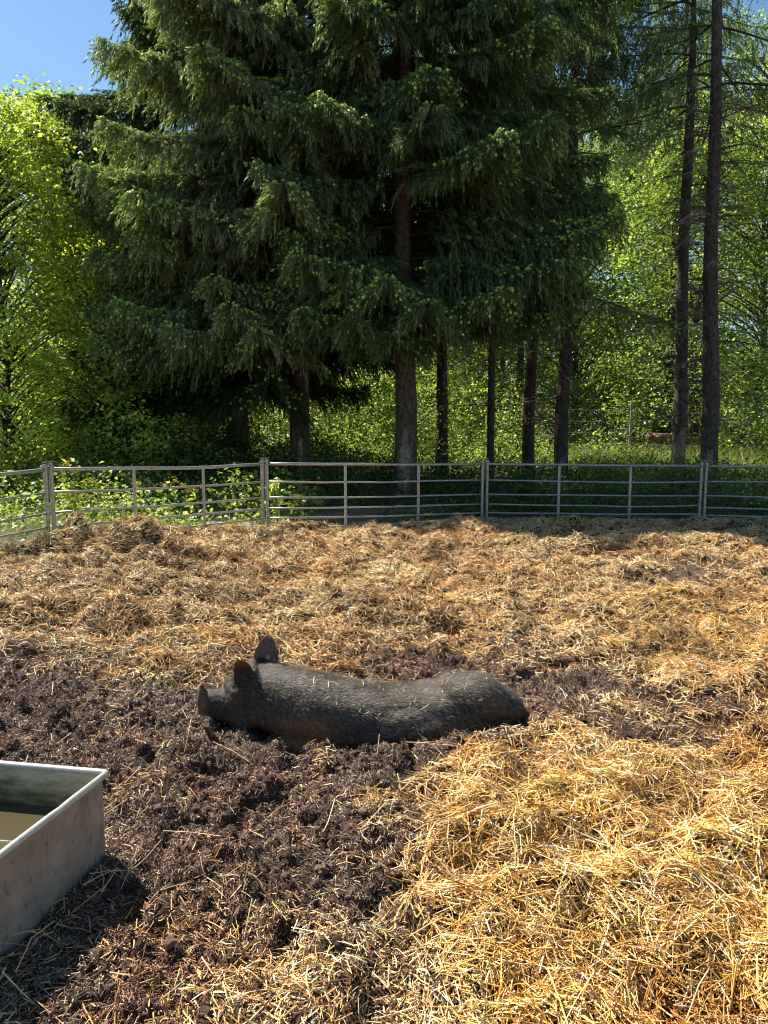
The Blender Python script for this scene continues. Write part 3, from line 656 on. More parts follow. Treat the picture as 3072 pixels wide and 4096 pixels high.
def trunk(mb, P, r, sides=16, col=BK, flare=True, scar=None):
    """tapered bole with an uneven surface; scar=(azimuth, height, width) bares the wood low down"""
    P = np.asarray(P, float); m = max(14, int(np.linalg.norm(P[-1] - P[0]) / .16)); f = np.linspace(0, 1, m)
    s0 = np.linspace(0, 1, len(P)); Q = np.stack([np.interp(f, s0, P[:, k]) for k in range(3)], -1); rr = np.interp(f, s0, np.broadcast_to(r, len(P)))
    h = Q[:, 2] - Q[0, 2]
    if flare: rr = rr * (1 + .45 * np.exp(-h / .28))
    th = np.arange(sides) / sides * 2 * np.pi; sd = int(rng.integers(1e6))
    T, Hh = np.meshgrid(th, h); bumpy = 1 + .10 * (fbm(np.cos(T) * 2 + 5, Hh * 1.3 + np.sin(T) * 2, sd, 3) - .5) * 2 + .22 * np.exp(-Hh / .2) * (vn(np.cos(T) * 2.2 + 9, np.sin(T) * 2.2, sd + 3) - .5)
    V = np.stack([Q[:, None, 0] + np.cos(T) * rr[:, None] * bumpy, Q[:, None, 1] + np.sin(T) * rr[:, None] * bumpy, np.repeat(Q[:, 2:3], sides, 1)], -1).reshape(-1, 3)
    C = np.array(col) * (.8 + .4 * fbm(T * 3, Hh * 4, sd + 5, 3)).reshape(-1, 1)
    if scar:
        az, hh, wd = scar; da = np.abs((T - az + np.pi) % (2 * np.pi) - np.pi); edge = hh * (1 - .5 * (da / wd) ** 2) + .18 * (vn(T * 4, T * 0, sd + 9) - .5)
        k = ((da < wd) & (Hh < edge)).reshape(-1, 1); C = np.where(k, np.array([.38, .29, .20]) * (.7 + .6 * fbm(T * 6, Hh * 1.5, sd + 8, 3)).reshape(-1, 1), C)
    i = np.arange(m - 1)[:, None] * sides; j = np.arange(sides)[None]; k = (j + 1) % sides
    mb.add(V, np.stack([i + j, i + k, i + sides + k, i + sides + j], -1).reshape(-1, 4), C)

# twig brush: needles swept round a thin stem
def brush():
    V = []; Fc = []
    for k, (f, a) in enumerate([(0, 0), (.12, 2.1), (.24, 4.2), (.36, 1.0), (.48, 3.1), (.6, 5.2), (.66, 2.6), (.7, .2)]):
        b = np.array([0, f, 0]); o_ = np.array([math.cos(a), 0, math.sin(a)]); tip = b + np.array([0, .34, 0]) + o_ * .5; sd = np.array([-math.sin(a), .15, math.cos(a)]) * .16
        n = len(V); V += [b, b + (tip - b) * .5 + sd, tip, b + (tip - b) * .5 - sd]; Fc.append([n, n + 1, n + 2, n + 3])
    return np.array(V), np.array(Fc)
bT, bF = brush()
oV = np.array([[0, 0, 0], [.5, .45, 0], [0, .45, .5], [-.5, .45, 0], [0, .45, -.5], [0, 1, 0]]); oF = np.array([[0, 1, 2], [0, 2, 3], [0, 3, 4], [0, 4, 1], [5, 2, 1], [5, 3, 2], [5, 4, 3], [5, 1, 4]])

def spruce(name, label, X, Yd, r0, height, zlow, rad, group, lean=(0, 0), tips=.6, dens=1.0, scar=None, dead=0, whorl=.62, bcol=BK, twig=1.0, skip=None, extra=(), nb=5, peak=.25, cols=None):
    z0 = float(ground_z(np.array([X]), np.array([Yd]))[0]) - .12
    root = empty(name, (X, Yd, z0)); tag(root, label, 'spruce', group)
    ax = lambda z_: np.array([lean[0] * z_, lean[1] * z_, z_])
    tb = MB(); zz = np.linspace(0, height, 9); rr = r0 * (1 - .80 * (zz / height) ** 1.1)
    P = np.array([ax(q) + np.array([.04 * math.sin(q * .9 + X), .03 * math.cos(q * .7 + X), 0]) * min(1, q) for q in zz])
    trunk(tb, P, rr, 18, bcol, scar=scar)
    tip_b = []; tw = []; tp = []; lim = MB()
    brs = []; q = zlow
    while q < height - .3:
        f = (q - zlow) / (height - zlow); Lm = rad * min(1, (1 - f) / (1 - peak)) ** .8 * (1 if f > .06 else .9)
        for k in range(nb):
            a = rng.random() * .5 + k * 2 * np.pi / nb + q * 1.7
            if skip and skip(a % (2 * np.pi), q): continue
            brs.append((q + rng.normal(0, .08), a, Lm * (.68 + .5 * rng.random())))
        q += whorl * (.8 + .4 * rng.random())
    brs += list(extra)
    for (zb, a, L) in brs:
        if L < .25: continue
        d = np.array([math.cos(a), math.sin(a), 0]); sdv = np.array([-d[1], d[0], 0]); f = max(0, (zb - zlow) / (height - zlow))
        dr = .46 * (1 - f) + .04 + rng.normal(0, .07); n = 12; s = np.linspace(0, 1, n)
        curve = (rng.random() - .5) * .35
        zc = L * (.12 * s - dr * s ** 1.6 + dr * .55 * s ** 3.4)
        P = ax(zb) + d * (s * L)[:, None] * .96 + sdv * (curve * s * s * L * .5)[:, None] + np.array([0, 0, 1]) * zc[:, None]
        lim.tube(P, .028 * (L / 3) ** .7 * (1 - .85 * s) + .003, 4, (.09, .065, .05), cap=False)
        # side sprays
        bt = rng.random() * 1.7
        ns = int(L / .095 * dens); sp = np.sort(rng.random(ns) ** .85 * .84 + .16)
        for side in (-1, 1):
            Pb = np.stack([np.interp(sp, s, P[:, k]) for k in range(3)], -1); ll = (L * .34 * (1 - sp) ** .7 + .12) * (.7 + .6 * rng.random(ns))
            ang = R(48) + rng.normal(0, .15, ns); dd = d * np.cos(ang)[:, None] + sdv * side * np.sin(ang)[:, None]; dd[:, 2] -= .25 + .25 * rng.random(ns); dd = unit(dd)
            nt_ = np.maximum(2, (ll / .075 * dens).astype(int)); idx = np.repeat(np.arange(ns), nt_); cnt = np.concatenate([np.arange(c_) for c_ in nt_])
            ff = (cnt + .5 + rng.random(len(cnt)) * .4) / nt_[idx]; Q = Pb[idx] + dd[idx] * (ll[idx] * ff)[:, None]; Q[:, 2] -= (ll[idx] * ff) ** 2 * .25
            hang = unit(dd[idx] * .75 + rng.normal(0, .2, (len(idx), 3)) + np.array([0, 0, -.85]) * (.35 + rng.random((len(idx), 1))))
            ln = (.12 + .22 * rng.random(len(idx))) * twig; tw.append((Q, hang, ln, np.full(len(idx), f)))
            Q2 = Q + hang * ln[:, None] * .85; h2 = unit(hang * .6 + np.array([0, 0, -.6]) + rng.normal(0, .14, (len(idx), 3))); kk = rng.random(len(idx)) < .22; tw.append((Q2[kk], h2[kk], ln[kk] * .9, np.full(kk.sum(), f)))
            # along the sprays themselves
            tw.append((Pb[idx] + dd[idx] * (ll[idx] * ff)[:, None] * .9, unit(dd[idx] + rng.normal(0, .15, (len(idx), 3))), .5 * ln + .05, np.full(len(idx), f)))
            k = rng.random(ns) < tips * 1.7 * bt * ss(.35, .85, sp)
            tp.append((Pb[k] + dd[k] * ll[k][:, None], unit(dd[k] + np.array([0, 0, .15])), ll[k]))
            for rep in range(3):
                k = rng.random(ns) < tips * 1.4 * bt * ss(.5, .9, sp)
                tp.append((Pb[k] + dd[k] * (ll[k] * (.45 + .5 * rng.random(k.sum())))[:, None] + np.array([0, 0, .02]), unit(dd[k] + np.array([0, 0, .3])), ll[k]))
            k = (sp[idx] + .35 * ff > 1.0) & (rng.random(len(idx)) < tips * .5 * bt)
            tp.append((Q[k] + hang[k] * ln[k][:, None] * .8, hang[k], ln[k]))
        tp.append((P[-1:] , unit(P[-1:] - P[-2:-1]), np.array([.2])))
    Q = np.concatenate([a_[0] for a_ in tw]); D = np.concatenate([a_[1] for a_ in tw]); Ln = np.concatenate([a_[2] for a_ in tw]); n = len(Q)
    wd = (.045 + .03 * rng.random(n)) * twig
    V, Fa, c = scatter(bT, bF, Q, frames(D, unit(rng.normal(0, 1, (n, 3)))), np.stack([wd, Ln, wd], -1), palette(n, cols or NG, (3, 4, 2.5, 2), .25))
    cr = mesh('crown', V, Fa, M['needle'], c, False, root)
    for k_, fl in lim.F.items():
        for f_ in fl: tb.F.setdefault(k_, []).append(f_ + tb.n)
    tb.V += lim.V; tb.C += lim.C; tb.n += lim.n; tb.build('trunk', M['bark'], root, True)
    T_ = [a_ for a_ in tp if len(a_[0])]
    if tips > 0 and T_:
        Q = np.concatenate([a_[0] for a_ in T_]); D = np.concatenate([a_[1] for a_ in T_]); n = len(Q)
        wd = (.030 + .026 * rng.random(n)) * twig; V, Fa, c = scatter(oV, oF, Q, frames(unit(D + rng.normal(0, .2, (n, 3))), unit(rng.normal(0, 1, (n, 3)))), np.stack([wd * 1.15, wd * 1.6, wd * 1.15], -1), palette(n, TIP, (3, 2, 3), .12))
        mesh('new_needles', V, Fa, M['shoot'], c, False, root)
    if dead:
        db = MB()
        for k in range(dead // 2):
            zb = .9 + (zlow - .9) * rng.random(); a = rng.random() * 2 * np.pi; rt = np.interp(zb, zz, rr); d = np.array([math.cos(a), math.sin(a), .15]); l2 = rt + .03 + .14 * rng.random() ** 2
            db.tube([ax(zb) + d * rt * .6, ax(zb) + d * l2], [.014, .007], 5, (.16, .13, .10))
        for k in range(dead):
            zb = 1.6 + (zlow - 1.4) * rng.random(); a = rng.random() * 2 * np.pi; L = .5 + 1.4 * rng.random(); d = np.array([math.cos(a), math.sin(a), 0]); sdv = np.array([-d[1], d[0], 0])
            s = np.linspace(0, 1, 7); dr = .1 + .4 * rng.random(); P = ax(zb) + d * (s * L)[:, None] + np.array([0, 0, 1]) * (L * (.10 * s - dr * s * s))[:, None] + rng.normal(0, .015, (7, 3)) * s[:, None]
            cc = np.array([.26, .21, .16]) * (.5 + .8 * rng.random()); db.tube(P, .011 * (1 - .8 * s) + .002, 4, cc, cap=False)
            for j in range(int(L * 14)):
                f = .2 + .8 * rng.random(); b0 = np.array([np.interp(f, s, P[:, q_]) for q_ in range(3)]); sg = rng.choice([-1, 1]); l2 = (.12 + .3 * rng.random()) * (1.2 - f)
                dd = unit(d * .6 + sdv * sg * .7 + np.array([0, 0, -.4 - .5 * rng.random()])); t3 = np.array([0, .5, 1])[:, None]
                db.tube(b0 + dd * l2 * t3 + np.array([0, 0, -1]) * (t3 ** 2) * l2 * .3 + rng.normal(0, .01, (3, 3)) * t3, [.0045, .0035, .0015], 3, cc * 1.1, cap=False)
        db.build('dead_twigs', M['bark'], root, False)
    return root
M['shoot'] = leaf_mat('new_shoot', .35, .55, .3, (1.1, 1.1, .6))

def broadleaf(name, label, X, Yd, height, rad, r0, cols, p, nclump, per, lsize, zlow, group, cat='tree', tcol=(.10, .085, .065), lean=(0, 0), crad=.42, shape=1.0, ymin=None):
    z0 = float(ground_z(np.array([X]), np.array([Yd]))[0]) - .1
    root = empty(name, (X, Yd, z0)); tag(root, label, cat, group)
    tb = MB(); zz = np.linspace(0, height * .85, 8); P = np.array([[lean[0] * q + .10 * math.sin(q * .8 + X), lean[1] * q + .08 * math.cos(q + X), q] for q in zz])
    P[0, :2] = 0; trunk(tb, P, r0 * (1 - .85 * zz / zz[-1]), 10, tcol)
    # clump centres in an uneven crown
    zc = zlow + (height - zlow) * rng.random(nclump) ** .9; f = (zc - zlow) / (height - zlow)
    rmax = rad * np.sqrt(np.clip(1 - (np.abs(f - .42) / .62) ** 2, .04, 1)) * shape; a = rng.random(nclump) * 2 * np.pi
    lob = .75 + .5 * vn(a * 1.5 + 3, f * 4, int(abs(X) * 10) + 1); rr = rmax * lob * rng.random(nclump) ** .30
    Cn = np.stack([lean[0] * zc + rr * np.cos(a), lean[1] * zc + rr * np.sin(a), zc], -1)
    for k in range(0, nclump, 2):
        zb = max(.3 * zlow + .2, Cn[k, 2] - .35 * rr[k] - .4); b0 = np.array([np.interp(zb, zz, P[:, q_]) for q_ in range(2)] + [min(zb, zz[-1])]); t3 = np.linspace(0, 1, 5)[:, None]
        tb.tube(b0 + (Cn[k] - b0) * t3 + np.array([0, 0, 1]) * np.sin(t3 * np.pi) * .1 * rr[k], np.linspace(.022, .004, 5) * (.5 + height / 12), 4, tcol, cap=False)
    tb.build('trunk', M['bark'], root, True)
    idx = np.repeat(np.arange(nclump), per); n = len(idx); cs_ = crad * (.6 + .8 * rng.random(nclump))
    Q = Cn[idx] + rng.normal(0, 1, (n, 3)) * (cs_[idx, None] * np.array([.6, .6, .38])); Q[:, 2] -= .12 * np.linalg.norm((Q - Cn[idx])[:, :2], axis=1)
    Q = Q[Q[:, 2] > .12]; n = len(Q); sz = lsize * (.6 + .7 * rng.random(n))
    V, Fa, c = leaves(Q, sz, cols, p); mesh('crown', V, Fa, M['leaf'], c, False, root)
    return root

# ------------------------------------------------------------------ spruces
def gxy(px, py, Yd): q = aty(px, py, Yd); return q[0]
SG = 'spruces behind the hurdles'
fr2 = lambda a, q: abs(((a - R(-90)) + math.pi) % (2 * math.pi) - math.pi) < R(62)
fr = lambda a, q: abs(((a - R(-90)) + math.pi) % (2 * math.pi) - math.pi) < R(38) and (4.7 < q < 5.5 or 7.1 < q < 8.2)
spruce('spruce_tree', 'tall spruce with the thick reddish central trunk and low drooping boughs', gxy(1620, 1900, 14.6), 14.6, .225, 12.2, 4.0, 3.4, SG,
       lean=(-.006, 0), tips=.75, scar=(R(-100), 1.38, .55), dens=1.3, bcol=(.15, .108, .08), nb=5, skip=fr, extra=[(3.6, R(-80), 2.9), (3.35, R(-108), 2.7), (3.3, R(-92), 2.2), (3.9, R(-60), 3.0), (3.6, R(-128), 2.6), (4.9, R(-35), 3.6), (4.2, R(-15), 3.4), (6.3, R(-50), 3.4), (6.6, R(-125), 2.6), (7.7, R(2), 3.9), (8.6, R(-22), 4.0), (6.0, R(-8), 3.6), (5.3, R(-28), 3.9), (9.3, R(-75), 2.6)])
spruce('spruce_tree', 'spruce whose long boughs with pale tips hang out to the left of the central trunk', gxy(1200, 1800, 16), 16, .215, 13.5, 4.0, 3.7, SG, cols=NG_LIT,
       tips=.95, scar=(R(-80), 1.2, .4), dens=1.3, extra=[(4.6, R(187), 4.3), (6.0, R(190), 4.2), (3.6, R(200), 4.1), (3.5, R(235), 3.4), (3.4, R(262), 3.0), (4.0, R(215), 3.8), (4.6, R(195), 3.8), (5.2, R(208), 4.0), (6.4, R(198), 3.9), (7.0, R(215), 3.9), (5.6, R(232), 3.9), (8.3, R(215), 3.8), (8.8, R(240), 3.6), (9.6, R(222), 3.4)])
spruce('spruce_tree', 'dense dark spruce at the left against the open sky', gxy(960, 1700, 18), 18, .25, 16.5, 2.9, 4.3, SG, lean=(-.01, 0), tips=.22, dens=1.1, twig=1.15, cols=NG_SHADE)
spruce('spruce_tree', 'slim dark spruce trunk just right of the central one, rooted in tall bright undergrowth', gxy(1765, 1840, 19), 19, .15, 15, 5.0, 2.2, SG, lean=(.004, 0), tips=.2, dens=.6, dead=30, twig=1.2, nb=5, whorl=.5, bcol=(.09, .065, .05))
spruce('spruce_tree', 'thinnest spruce trunk directly behind the middle pair of fence posts', gxy(1962, 1880, 16.5), 16.5, .082, 12.5, 6.2, 1.7, SG, lean=(.006, 0), tips=.2, dens=.7, dead=30, nb=4, whorl=.5, bcol=(.09, .07, .055))
spruce('spruce_tree', 'rough barked leaning spruce, left of the pair near the middle of the right hurdle', gxy(2112, 1850, 18), 18, .145, 14.5, 9.0, 2.2, SG, lean=(.012, 0), tips=.25, dens=.6, dead=36, nb=5, whorl=.45, bcol=(.09, .062, .048))
spruce('spruce_tree', 'straight smooth barked spruce, right of the pair near the middle of the right hurdle', gxy(2243, 1880, 16.8), 16.8, .155, 14.0, 9.0, 2.3, SG, lean=(.011, 0), tips=.3, dens=.6, skip=fr2, dead=36, nb=5, whorl=.45, scar=(R(-90), .85, .4), bcol=(.095, .07, .055), extra=[(7.4, R(-60), 2.6), (4.2, R(10), 3.4), (4.6, R(160), 2.6)])
spruce('spruce_tree', 'spruce with bare stripped wood low on its trunk, left of the right-hand pair', gxy(2708, 1890, 17.2), 17.2, .155, 14.5, 8.2, 2.5, SG, lean=(-.014, 0), tips=.25, dens=.5, dead=80, nb=4, whorl=.55, skip=fr2, scar=(R(-90), 1.3, 1.5), bcol=(.11, .085, .07))
spruce('spruce_tree', 'tall bare lower spruce trunk nearest the right post pair, hung with dry twigs', gxy(2835, 1900, 16), 16, .178, 15, 8.0, 2.7, SG, lean=(-.036, 0), tips=.25, dens=.5, dead=90, nb=4, whorl=.55, skip=fr2, scar=(R(-110), .95, .35), bcol=(.125, .095, .078))
spruce('spruce_tree', 'distant dark spruce stem seen between the thin trunk and the leaning one', gxy(2072, 1700, 26), 26, .12, 15, 4.8, 2.0, SG, tips=0, dens=.5, dead=14, twig=1.5, nb=4, whorl=.6, bcol=(.07, .055, .045))
spruce('spruce_tree', 'distant dark spruce stem partly hidden behind the stripped trunk', gxy(2666, 1700, 24), 24, .17, 16, 9, 2.2, SG, tips=0, dens=.5, dead=16, twig=1.5, nb=4, whorl=.6, bcol=(.07, .055, .045))
spruce('spruce_tree', 'slim distant spruce stem a little left of the stripped trunk', gxy(2620, 1700, 27), 27, .11, 15, 9, 2.0, SG, tips=0, dens=.5, dead=12, twig=1.5, nb=4, whorl=.6, bcol=(.07, .055, .045))

# ------------------------------------------------------------------ broadleaved trees
BG = 'broadleaved trees in the wood'
HZ = 'bright green bushes at the left of the pen'
broadleaf('hazel_bush', 'tall sunlit hazel bush at the left edge, bright yellow green', -7.5, 15.4, 7.4, 2.0, .07, LG, (3, 4, 2, 2), 520, 62, .092, .3, HZ, 'bush', crad=.34)
broadleaf('hazel_bush', 'rounded sunlit hazel bush between the left edge and the dark spruce', -5.7, 16.2, 5.6, 1.6, .06, LG, (3, 4, 2, 2), 360, 66, .092, .2, HZ, 'bush', crad=.34)
broadleaf('hazel_bush', 'low shaded hazel bush under the boughs of the dark left spruce', -5.3, 19.0, 3.4, 1.5, .05, LM, (3, 4, 2, 1), 190, 80, .085, .1, HZ, 'bush', crad=.32)
broadleaf('hazel_bush', 'low leafy bush behind the far left hurdle', -8.2, 13.2, 3.0, 1.4, .04, LG, (3, 4, 2, 1), 200, 80, .08, .1, HZ, 'bush', crad=.32)
broadleaf('young_maple', 'leafy tree rising behind the hazels with its top against the sky', -8.6, 21, 9.6, 2.4, .12, LM, (3, 4, 2, 2), 420, 85, .11, 1.0, BG, crad=.45)
bl = [('leafy tree far right behind the twiggy spruces, in full sun', 11.5, 24, 13, 3.4, 2.5, LG), ('leafy tree right of the tall bare spruce trunk', 8.6, 21.5, 9.0, 2.4, 1.5, LM),
      ('airy leafy tree seen between the leaning spruce and the stripped one', 6.3, 26, 10.2, 2.8, 1.5, LM), ('leafy tree filling the gap behind the pair of spruce trunks', 4.2, 28, 9.5, 2.8, 1.3, LM),
      ('leafy tree glimpsed between the central trunk and the slim dark one', 1.6, 27, 7.4, 2.6, 1.0, LG), ('leafy tree glimpsed just left of the central trunk', -1.2, 30, 6.4, 2.6, .8, LG),
      ('leafy tree behind the shaded left spruces', -6.0, 31, 7.6, 2.8, .8, LM), ('tall leafy tree far back behind the stripped spruce trunk', 9.5, 33, 14, 3.6, 2, LM),
      ('tall leafy tree far back at the right edge', 15.5, 30, 14, 3.6, 2, LG), ('dark leafy tree far back in the middle of the wood', 3.0, 38, 12, 3.6, 1.5, LD),
      ('broad dark leafy tree behind the gap left of the stripped spruce trunk', 8.4, 37, 13, 4.0, 1.0, LD), ('dark leafy tree between the two twiggy right-hand spruces, far back', 14.2, 40, 15, 4.2, 1.0, LD)]
for k, (lb, X_, Y_, h_, r_, zl, cl) in enumerate(bl):
    broadleaf('broadleaf_tree', lb, X_, Y_, h_, r_, .13, cl, (3, 3, 2, 2), int(150 + r_ * 25), 140, .092 * (1 if Y_ < 30 else 1.3), zl, BG, crad=.58)

# ------------------------------------------------------------------ undergrowth, weeds, grass
def mass(n, x0, x1, y0, y1, hfun, per, crad, lsize, cols, p, name, label, cat, up=.9):
    X_ = x0 + (x1 - x0) * rng.random(n); Y_ = y0 + (y1 - y0) * rng.random(n); hh = hfun(X_, Y_); k = hh > .05; X_, Y_, hh = X_[k], Y_[k], hh[k]; n = len(X_)
    Z_ = ground_z(X_, Y_) + hh * rng.random(n) ** .75; idx = np.repeat(np.arange(n), per)
    Q = np.stack([X_, Y_, Z_], -1)[idx] + rng.normal(0, 1, (len(idx), 3)) * crad * np.array([1, 1, .6]); g = ground_z(Q[:, 0], Q[:, 1]); Q[:, 2] = np.maximum(Q[:, 2], g + .02)
    V, Fa, c = leaves(Q, lsize * (.6 + .8 * rng.random(len(Q))), cols, p, up); o = mesh(name, V, Fa, M['weed'], c); tag(o, label, cat, kind='stuff'); return o
hb = lambda x_, y_: 2.5 * ss(.36, .68, fbm(x_ * .55, y_ * .55, 111, 3)) + .3
mass(2600, -9, 15, 18.2, 27, hb, 60, .26, .080, LG + LM + LD, (3, 3, 2, 2, 3, 3, 2, 1, 2, 1, 1, 1), 'undergrowth', 'bright leafy undergrowth massed on the woodland floor behind the trunks', 'undergrowth')
mass(900, -90, -22, 26, 60, lambda x_, y_: 6 * ss(.1, .6, fbm(x_ * .2, y_ * .2, 116, 3)) + 3, 45, .9, .34, LD + LM, [1] * 8, 'distant_wood', 'far-off green wood closing the view beyond the left edge of the pen', 'wood')
mass(2000, -24, 36, 34, 50, lambda x_, y_: 5 * ss(.15, .6, fbm(x_ * .2, y_ * .2, 115, 3)) + 2.0, 55, .6, .20, LD + LM, [1] * 8, 'distant_wood', 'far-off green wood closing the view behind all the trees', 'wood')
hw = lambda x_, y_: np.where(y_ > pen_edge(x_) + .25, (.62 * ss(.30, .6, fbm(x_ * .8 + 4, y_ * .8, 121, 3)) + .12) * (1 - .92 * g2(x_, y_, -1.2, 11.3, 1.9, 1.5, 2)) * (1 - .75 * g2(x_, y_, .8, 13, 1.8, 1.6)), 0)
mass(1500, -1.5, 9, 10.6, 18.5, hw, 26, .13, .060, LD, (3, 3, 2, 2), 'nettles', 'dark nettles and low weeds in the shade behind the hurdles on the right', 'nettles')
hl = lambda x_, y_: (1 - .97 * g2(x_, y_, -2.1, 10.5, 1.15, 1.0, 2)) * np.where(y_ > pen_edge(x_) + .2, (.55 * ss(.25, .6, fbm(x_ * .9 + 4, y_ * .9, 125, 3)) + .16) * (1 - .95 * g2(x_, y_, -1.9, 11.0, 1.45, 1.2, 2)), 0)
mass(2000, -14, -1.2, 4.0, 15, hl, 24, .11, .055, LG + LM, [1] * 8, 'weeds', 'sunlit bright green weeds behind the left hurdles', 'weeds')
mass(900, -8.5, -1.0, 15, 19, lambda x_, y_: .3 + 1.0 * fbm(x_, y_, 127, 2), 40, .2, .07, LM + LD, [1] * 8, 'brambles', 'tangle of leafy brambles under the left spruces', 'brambles')
# grass blades
gT = np.array([[-.5, 0, 0], [.5, 0, 0], [-.38, .5, .0], [.38, .5, .0], [0, 1, .12]]); 
def grass(n, x0, x1, y0, y1, hmin, hmax, wd, cols, p, name, label, keep=None, lean=.28):
    X_ = x0 + (x1 - x0) * rng.random(n); Y_ = y0 + (y1 - y0) * rng.random(n); k = (fbm(X_ * 1.2, Y_ * 1.2, 131, 3) > .42) & (Y_ > pen_edge(X_) + .12)
    if keep is not None: k &= keep(X_, Y_)
    X_, Y_ = X_[k], Y_[k]; n = len(X_); P = np.stack([X_, Y_, ground_z(X_, Y_)], -1); d = unit(np.stack([rng.normal(0, lean, n), rng.normal(0, lean, n), np.ones(n)], -1)); L = hmin + (hmax - hmin) * rng.random(n)
    Sc = np.stack([np.full(n, wd), L, L], -1); V, Fa, c = scatter(gT, np.array([[0, 1, 3, 2]]), P, frames(d, unit(rng.normal(0, 1, (n, 3)))), Sc, palette(n, cols, p)); V = V.reshape(n, 5, 3)
    out = unit(rng.normal(0, 1, (n, 3)) * np.array([1, 1, 0])); V[:, 4] += out * (L * .35)[:, None] - np.array([0, 0, 1]) * (L * .15)[:, None]; V[:, 2:4] += (out * (L * .08)[:, None])[:, None]
    Ft = (np.array([[2, 3, 4]])[None] + (np.arange(n) * 5)[:, None, None]).reshape(-1, 3); o = mesh(name, V.reshape(-1, 3), [Fa, Ft], M['weed'], c); tag(o, label, 'grass', kind='stuff')
GR = [(.16, .22, .05), (.24, .28, .08), (.12, .18, .035), (.36, .34, .15)]
grass(9000, 4.4, 11.5, 16.8, 21, .5, 1.25, .014, GR, (3, 3, 2, 1.5), 'tall_grass', 'tall seeding grass in the sun behind the right-hand trunks')
grass(40000, -16, 8, 3, 17, .06, .28, .007, GR, (4, 2, 3, .7), 'short_grass', 'short grass growing just outside the hurdles', keep=lambda x_, y_: rng.random(len(x_)) > g2(x_, y_, .5, 12.6, 2.5, 2.2, 2) * .85)

# flowering weeds, one by one
def flower_plant(X_, Yd, h, label, nh=3):
    z0 = float(ground_z(np.array([X_]), np.array([Yd]))[0]); root = empty('flowering_weed', (X_, Yd, z0)); tag(root, label, 'plant', 'yellow-flowered weeds behind the left hurdles')
    lp = []
    for k in range(nh):
        st = MB(); fb = MB(); tip = np.array([rng.normal(0, .07), rng.normal(0, .05), (h + .16) * (.75 + .35 * rng.random())]); t3 = np.linspace(0, 1, 5)[:, None]; st.tube(tip * t3 + np.array([0.02, 0, 0]) * np.sin(t3 * 3), [.004, .0035, .003, .0025, .002], 4, (.12, .2, .05))
        fb.add(iV * .016 + tip, iF, (.45, .45, .05))
        for j in range(16):
            c = tip + rng.normal(0, .020, 3) * np.array([1, 1, 1.2]); a = rng.random() * 6.28
            for q_ in range(4):
                an = a + q_ * math.pi / 2; o1 = np.array([math.cos(an), math.sin(an), .2]) * .014; s1 = np.array([-math.sin(an), math.cos(an), 0]) * .006
                fb.add([c, c + o1 + s1, c + o1 * 1.2, c + o1 - s1], [[0, 1, 2, 3]], (.75, .62, .03))
        for j in range(9): lp.append(tip * (.15 + .65 * rng.random()) + rng.normal(0, .02, 3))
        st.build('stem', M['weed'], root); fb.build('flower_head', M['weed'], root)
    lp = np.array(lp)
    V, Fa, c = leaves(lp, .06 + .06 * rng.random(len(lp)), LG, (3, 4, 2, 2), .8); mesh('foliage', V, Fa, M['weed'], c, False, root)
for px, Yd, h, lb in ((262, 8.4, .62, 'tallest yellow-flowered weed just right of the left post pair'), (285, 8.3, .42, 'yellow-flowered weed at the foot of the tallest one'),
                      (250, 8.2, .30, 'low yellow-flowered weed close to the left posts'), (375, 9.0, .50, 'yellow-flowered weed above the left side of the straw heap'), (560, 9.6, .42, 'yellow-flowered weed beside the first stay of the slanting hurdle'),
                      (680, 10.0, .38, 'yellow-flowered weed midway along the slanting hurdle'), (770, 10.2, .33, 'yellow-flowered weed left of the second stay of the slanting hurdle'), (1030, 10.8, .28, 'small yellow-flowered weed beside the second post pair'),
                      (1215, 11.2, .40, 'yellow-flowered weed behind the central hurdle, left half'), (1262, 11.2, .45, 'taller yellow-flowered weed behind the central hurdle near its first stay')):
    flower_plant(gxy(px, 2050, Yd), Yd, h, lb)
# larger leafy plants
def leafy_plant(X_, Yd, h, w_, n, lsize, cols, label, name='leafy_plant'):
    z0 = float(ground_z(np.array([X_]), np.array([Yd]))[0]); root = empty(name, (X_, Yd, z0)); tag(root, label, 'plant', 'leafy plants behind the hurdles'); st = MB(); lp = []
    for k in range(4):
        tip = np.array([rng.normal(0, w_ * .5), rng.normal(0, w_ * .4), h * (.7 + .35 * rng.random())]); t3 = np.linspace(0, 1, 5)[:, None]; st.tube(tip * t3, [.006, .005, .004, .003, .002], 4, (.10, .12, .05))
        for j in range(n): f = .3 + .7 * rng.random(); lp.append(tip * f + rng.normal(0, 1, 3) * np.array([w_ * .35, w_ * .35, h * .08]))
    st.build('stem', M['weed'], root); lp = np.array(lp); V, Fa, c = leaves(lp, lsize * (.6 + .7 * rng.random(len(lp))), cols, [1] * len(cols), .6, .7); mesh('foliage', V, Fa, M['weed'], c, False, root)
leafy_plant(gxy(960, 2000, 10.9), 10.9, .80, .30, 38, .085, LG, 'pale leafy sapling just left of the second post pair')
leafy_plant(gxy(1110, 2000, 10.6), 10.6, .85, .14, 14, .11, LG, 'pale sunlit sapling just right of the second post pair, above its rails')
leafy_plant(gxy(1185, 2000, 10.9), 10.9, .62, .18, 16, .10, LM, 'half shaded leafy plant behind the left part of the central hurdle')
leafy_plant(gxy(2105, 2000, 11.35), 11.35, .62, .16, 16, .14, LD, 'large dark-leaved plant behind the right hurdle near its left post')
leafy_plant(gxy(3010, 2000, 12.3), 12.3, .75, .30, 30, .08, LG, 'sunlit leafy plant behind the hurdle at the right edge')

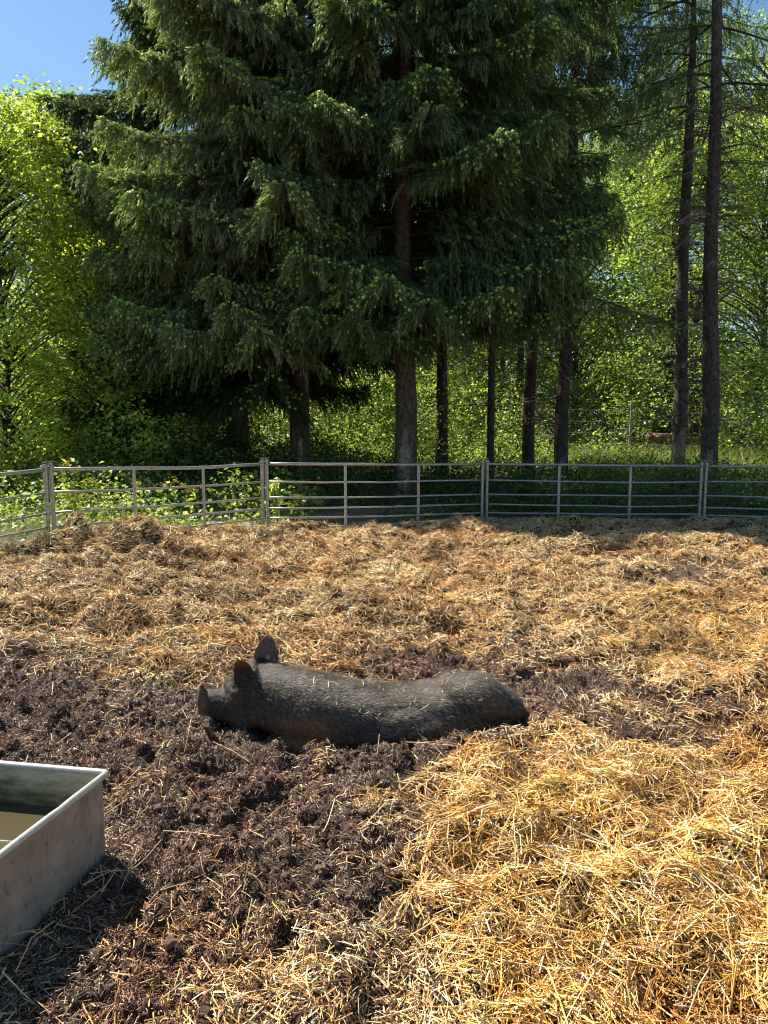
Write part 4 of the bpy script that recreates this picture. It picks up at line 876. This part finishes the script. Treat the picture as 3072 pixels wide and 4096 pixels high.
# ------------------------------------------------------------------ wire fence and fallen log
def wire_fence():
    root = empty('wire_fence', (8.0, 19.4, 0)); tag(root, 'sagging wire stock fence on grey posts beyond the right-hand trunks', 'fence'); L = -root.location
    pts = [(4.6, 20.5), (6.35, 20.0), (8.95, 19.0), (11.8, 18.2)]
    for k, (x_, y_) in enumerate(pts):
        z_ = float(ground_z(np.array([x_]), np.array([y_]))[0]); m = MB(); m.tube([(x_, y_, z_ - .1), (x_ + .03, y_, z_ + 1.95)], .035, 8, (.42, .38, .33)); m.build('fence_post', M['bark'], root, False, L)
    m = MB()
    for h in (.2, .5, .8, 1.1, 1.4, 1.7):
        for a, b in zip(pts[:-1], pts[1:]):
            t3 = np.linspace(0, 1, 8); m.tube(np.stack([a[0] + (b[0] - a[0]) * t3, a[1] + (b[1] - a[1]) * t3, h - .05 * np.sin(t3 * np.pi)], -1), .003, 4, (.4, .4, .38), cap=False)
    for a, b in zip(pts[:-1], pts[1:]):
        for f in np.linspace(.08, .92, 10):
            x_, y_ = a[0] + (b[0] - a[0]) * f, a[1] + (b[1] - a[1]) * f; m.tube([(x_, y_, .2), (x_, y_, 1.65)], .002, 3, (.4, .4, .38), cap=False)
    m.build('wire', M['bark'], root, False, L)
wire_fence()
m = MB(); a = aty(2590, 1745, 20.6); b = aty(3150, 1790, 19.9); t3 = np.linspace(0, 1, 12)[:, None]; m.tube(a + (b - a) * t3 + rng.normal(0, .015, (12, 3)), np.linspace(.10, .14, 12), 10, (.24, .15, .10))
o = m.build('fallen_log', M['bark'], None, True); tag(o, 'brown fallen log lying in the grass behind the wire fence', 'log')
m = MB(); P = np.array([[-1.0 + 0, 2.66, .13]]); 
q0 = np.array([4.25, 10.05, .05]); q1 = np.array([4.95, 10.2, .12]); m.tube(q0 + (q1 - q0) * np.linspace(0, 1, 6)[:, None], np.linspace(.018, .028, 6), 6, (.16, .12, .09)); o = m.build('stick', M['bark'], None, True)
tag(o, 'grey brown stick lying on the shaded straw near the right post pair', 'stick')
print('verts', sum(len(o.data.vertices) for o in bpy.data.objects if o.type == 'MESH'))
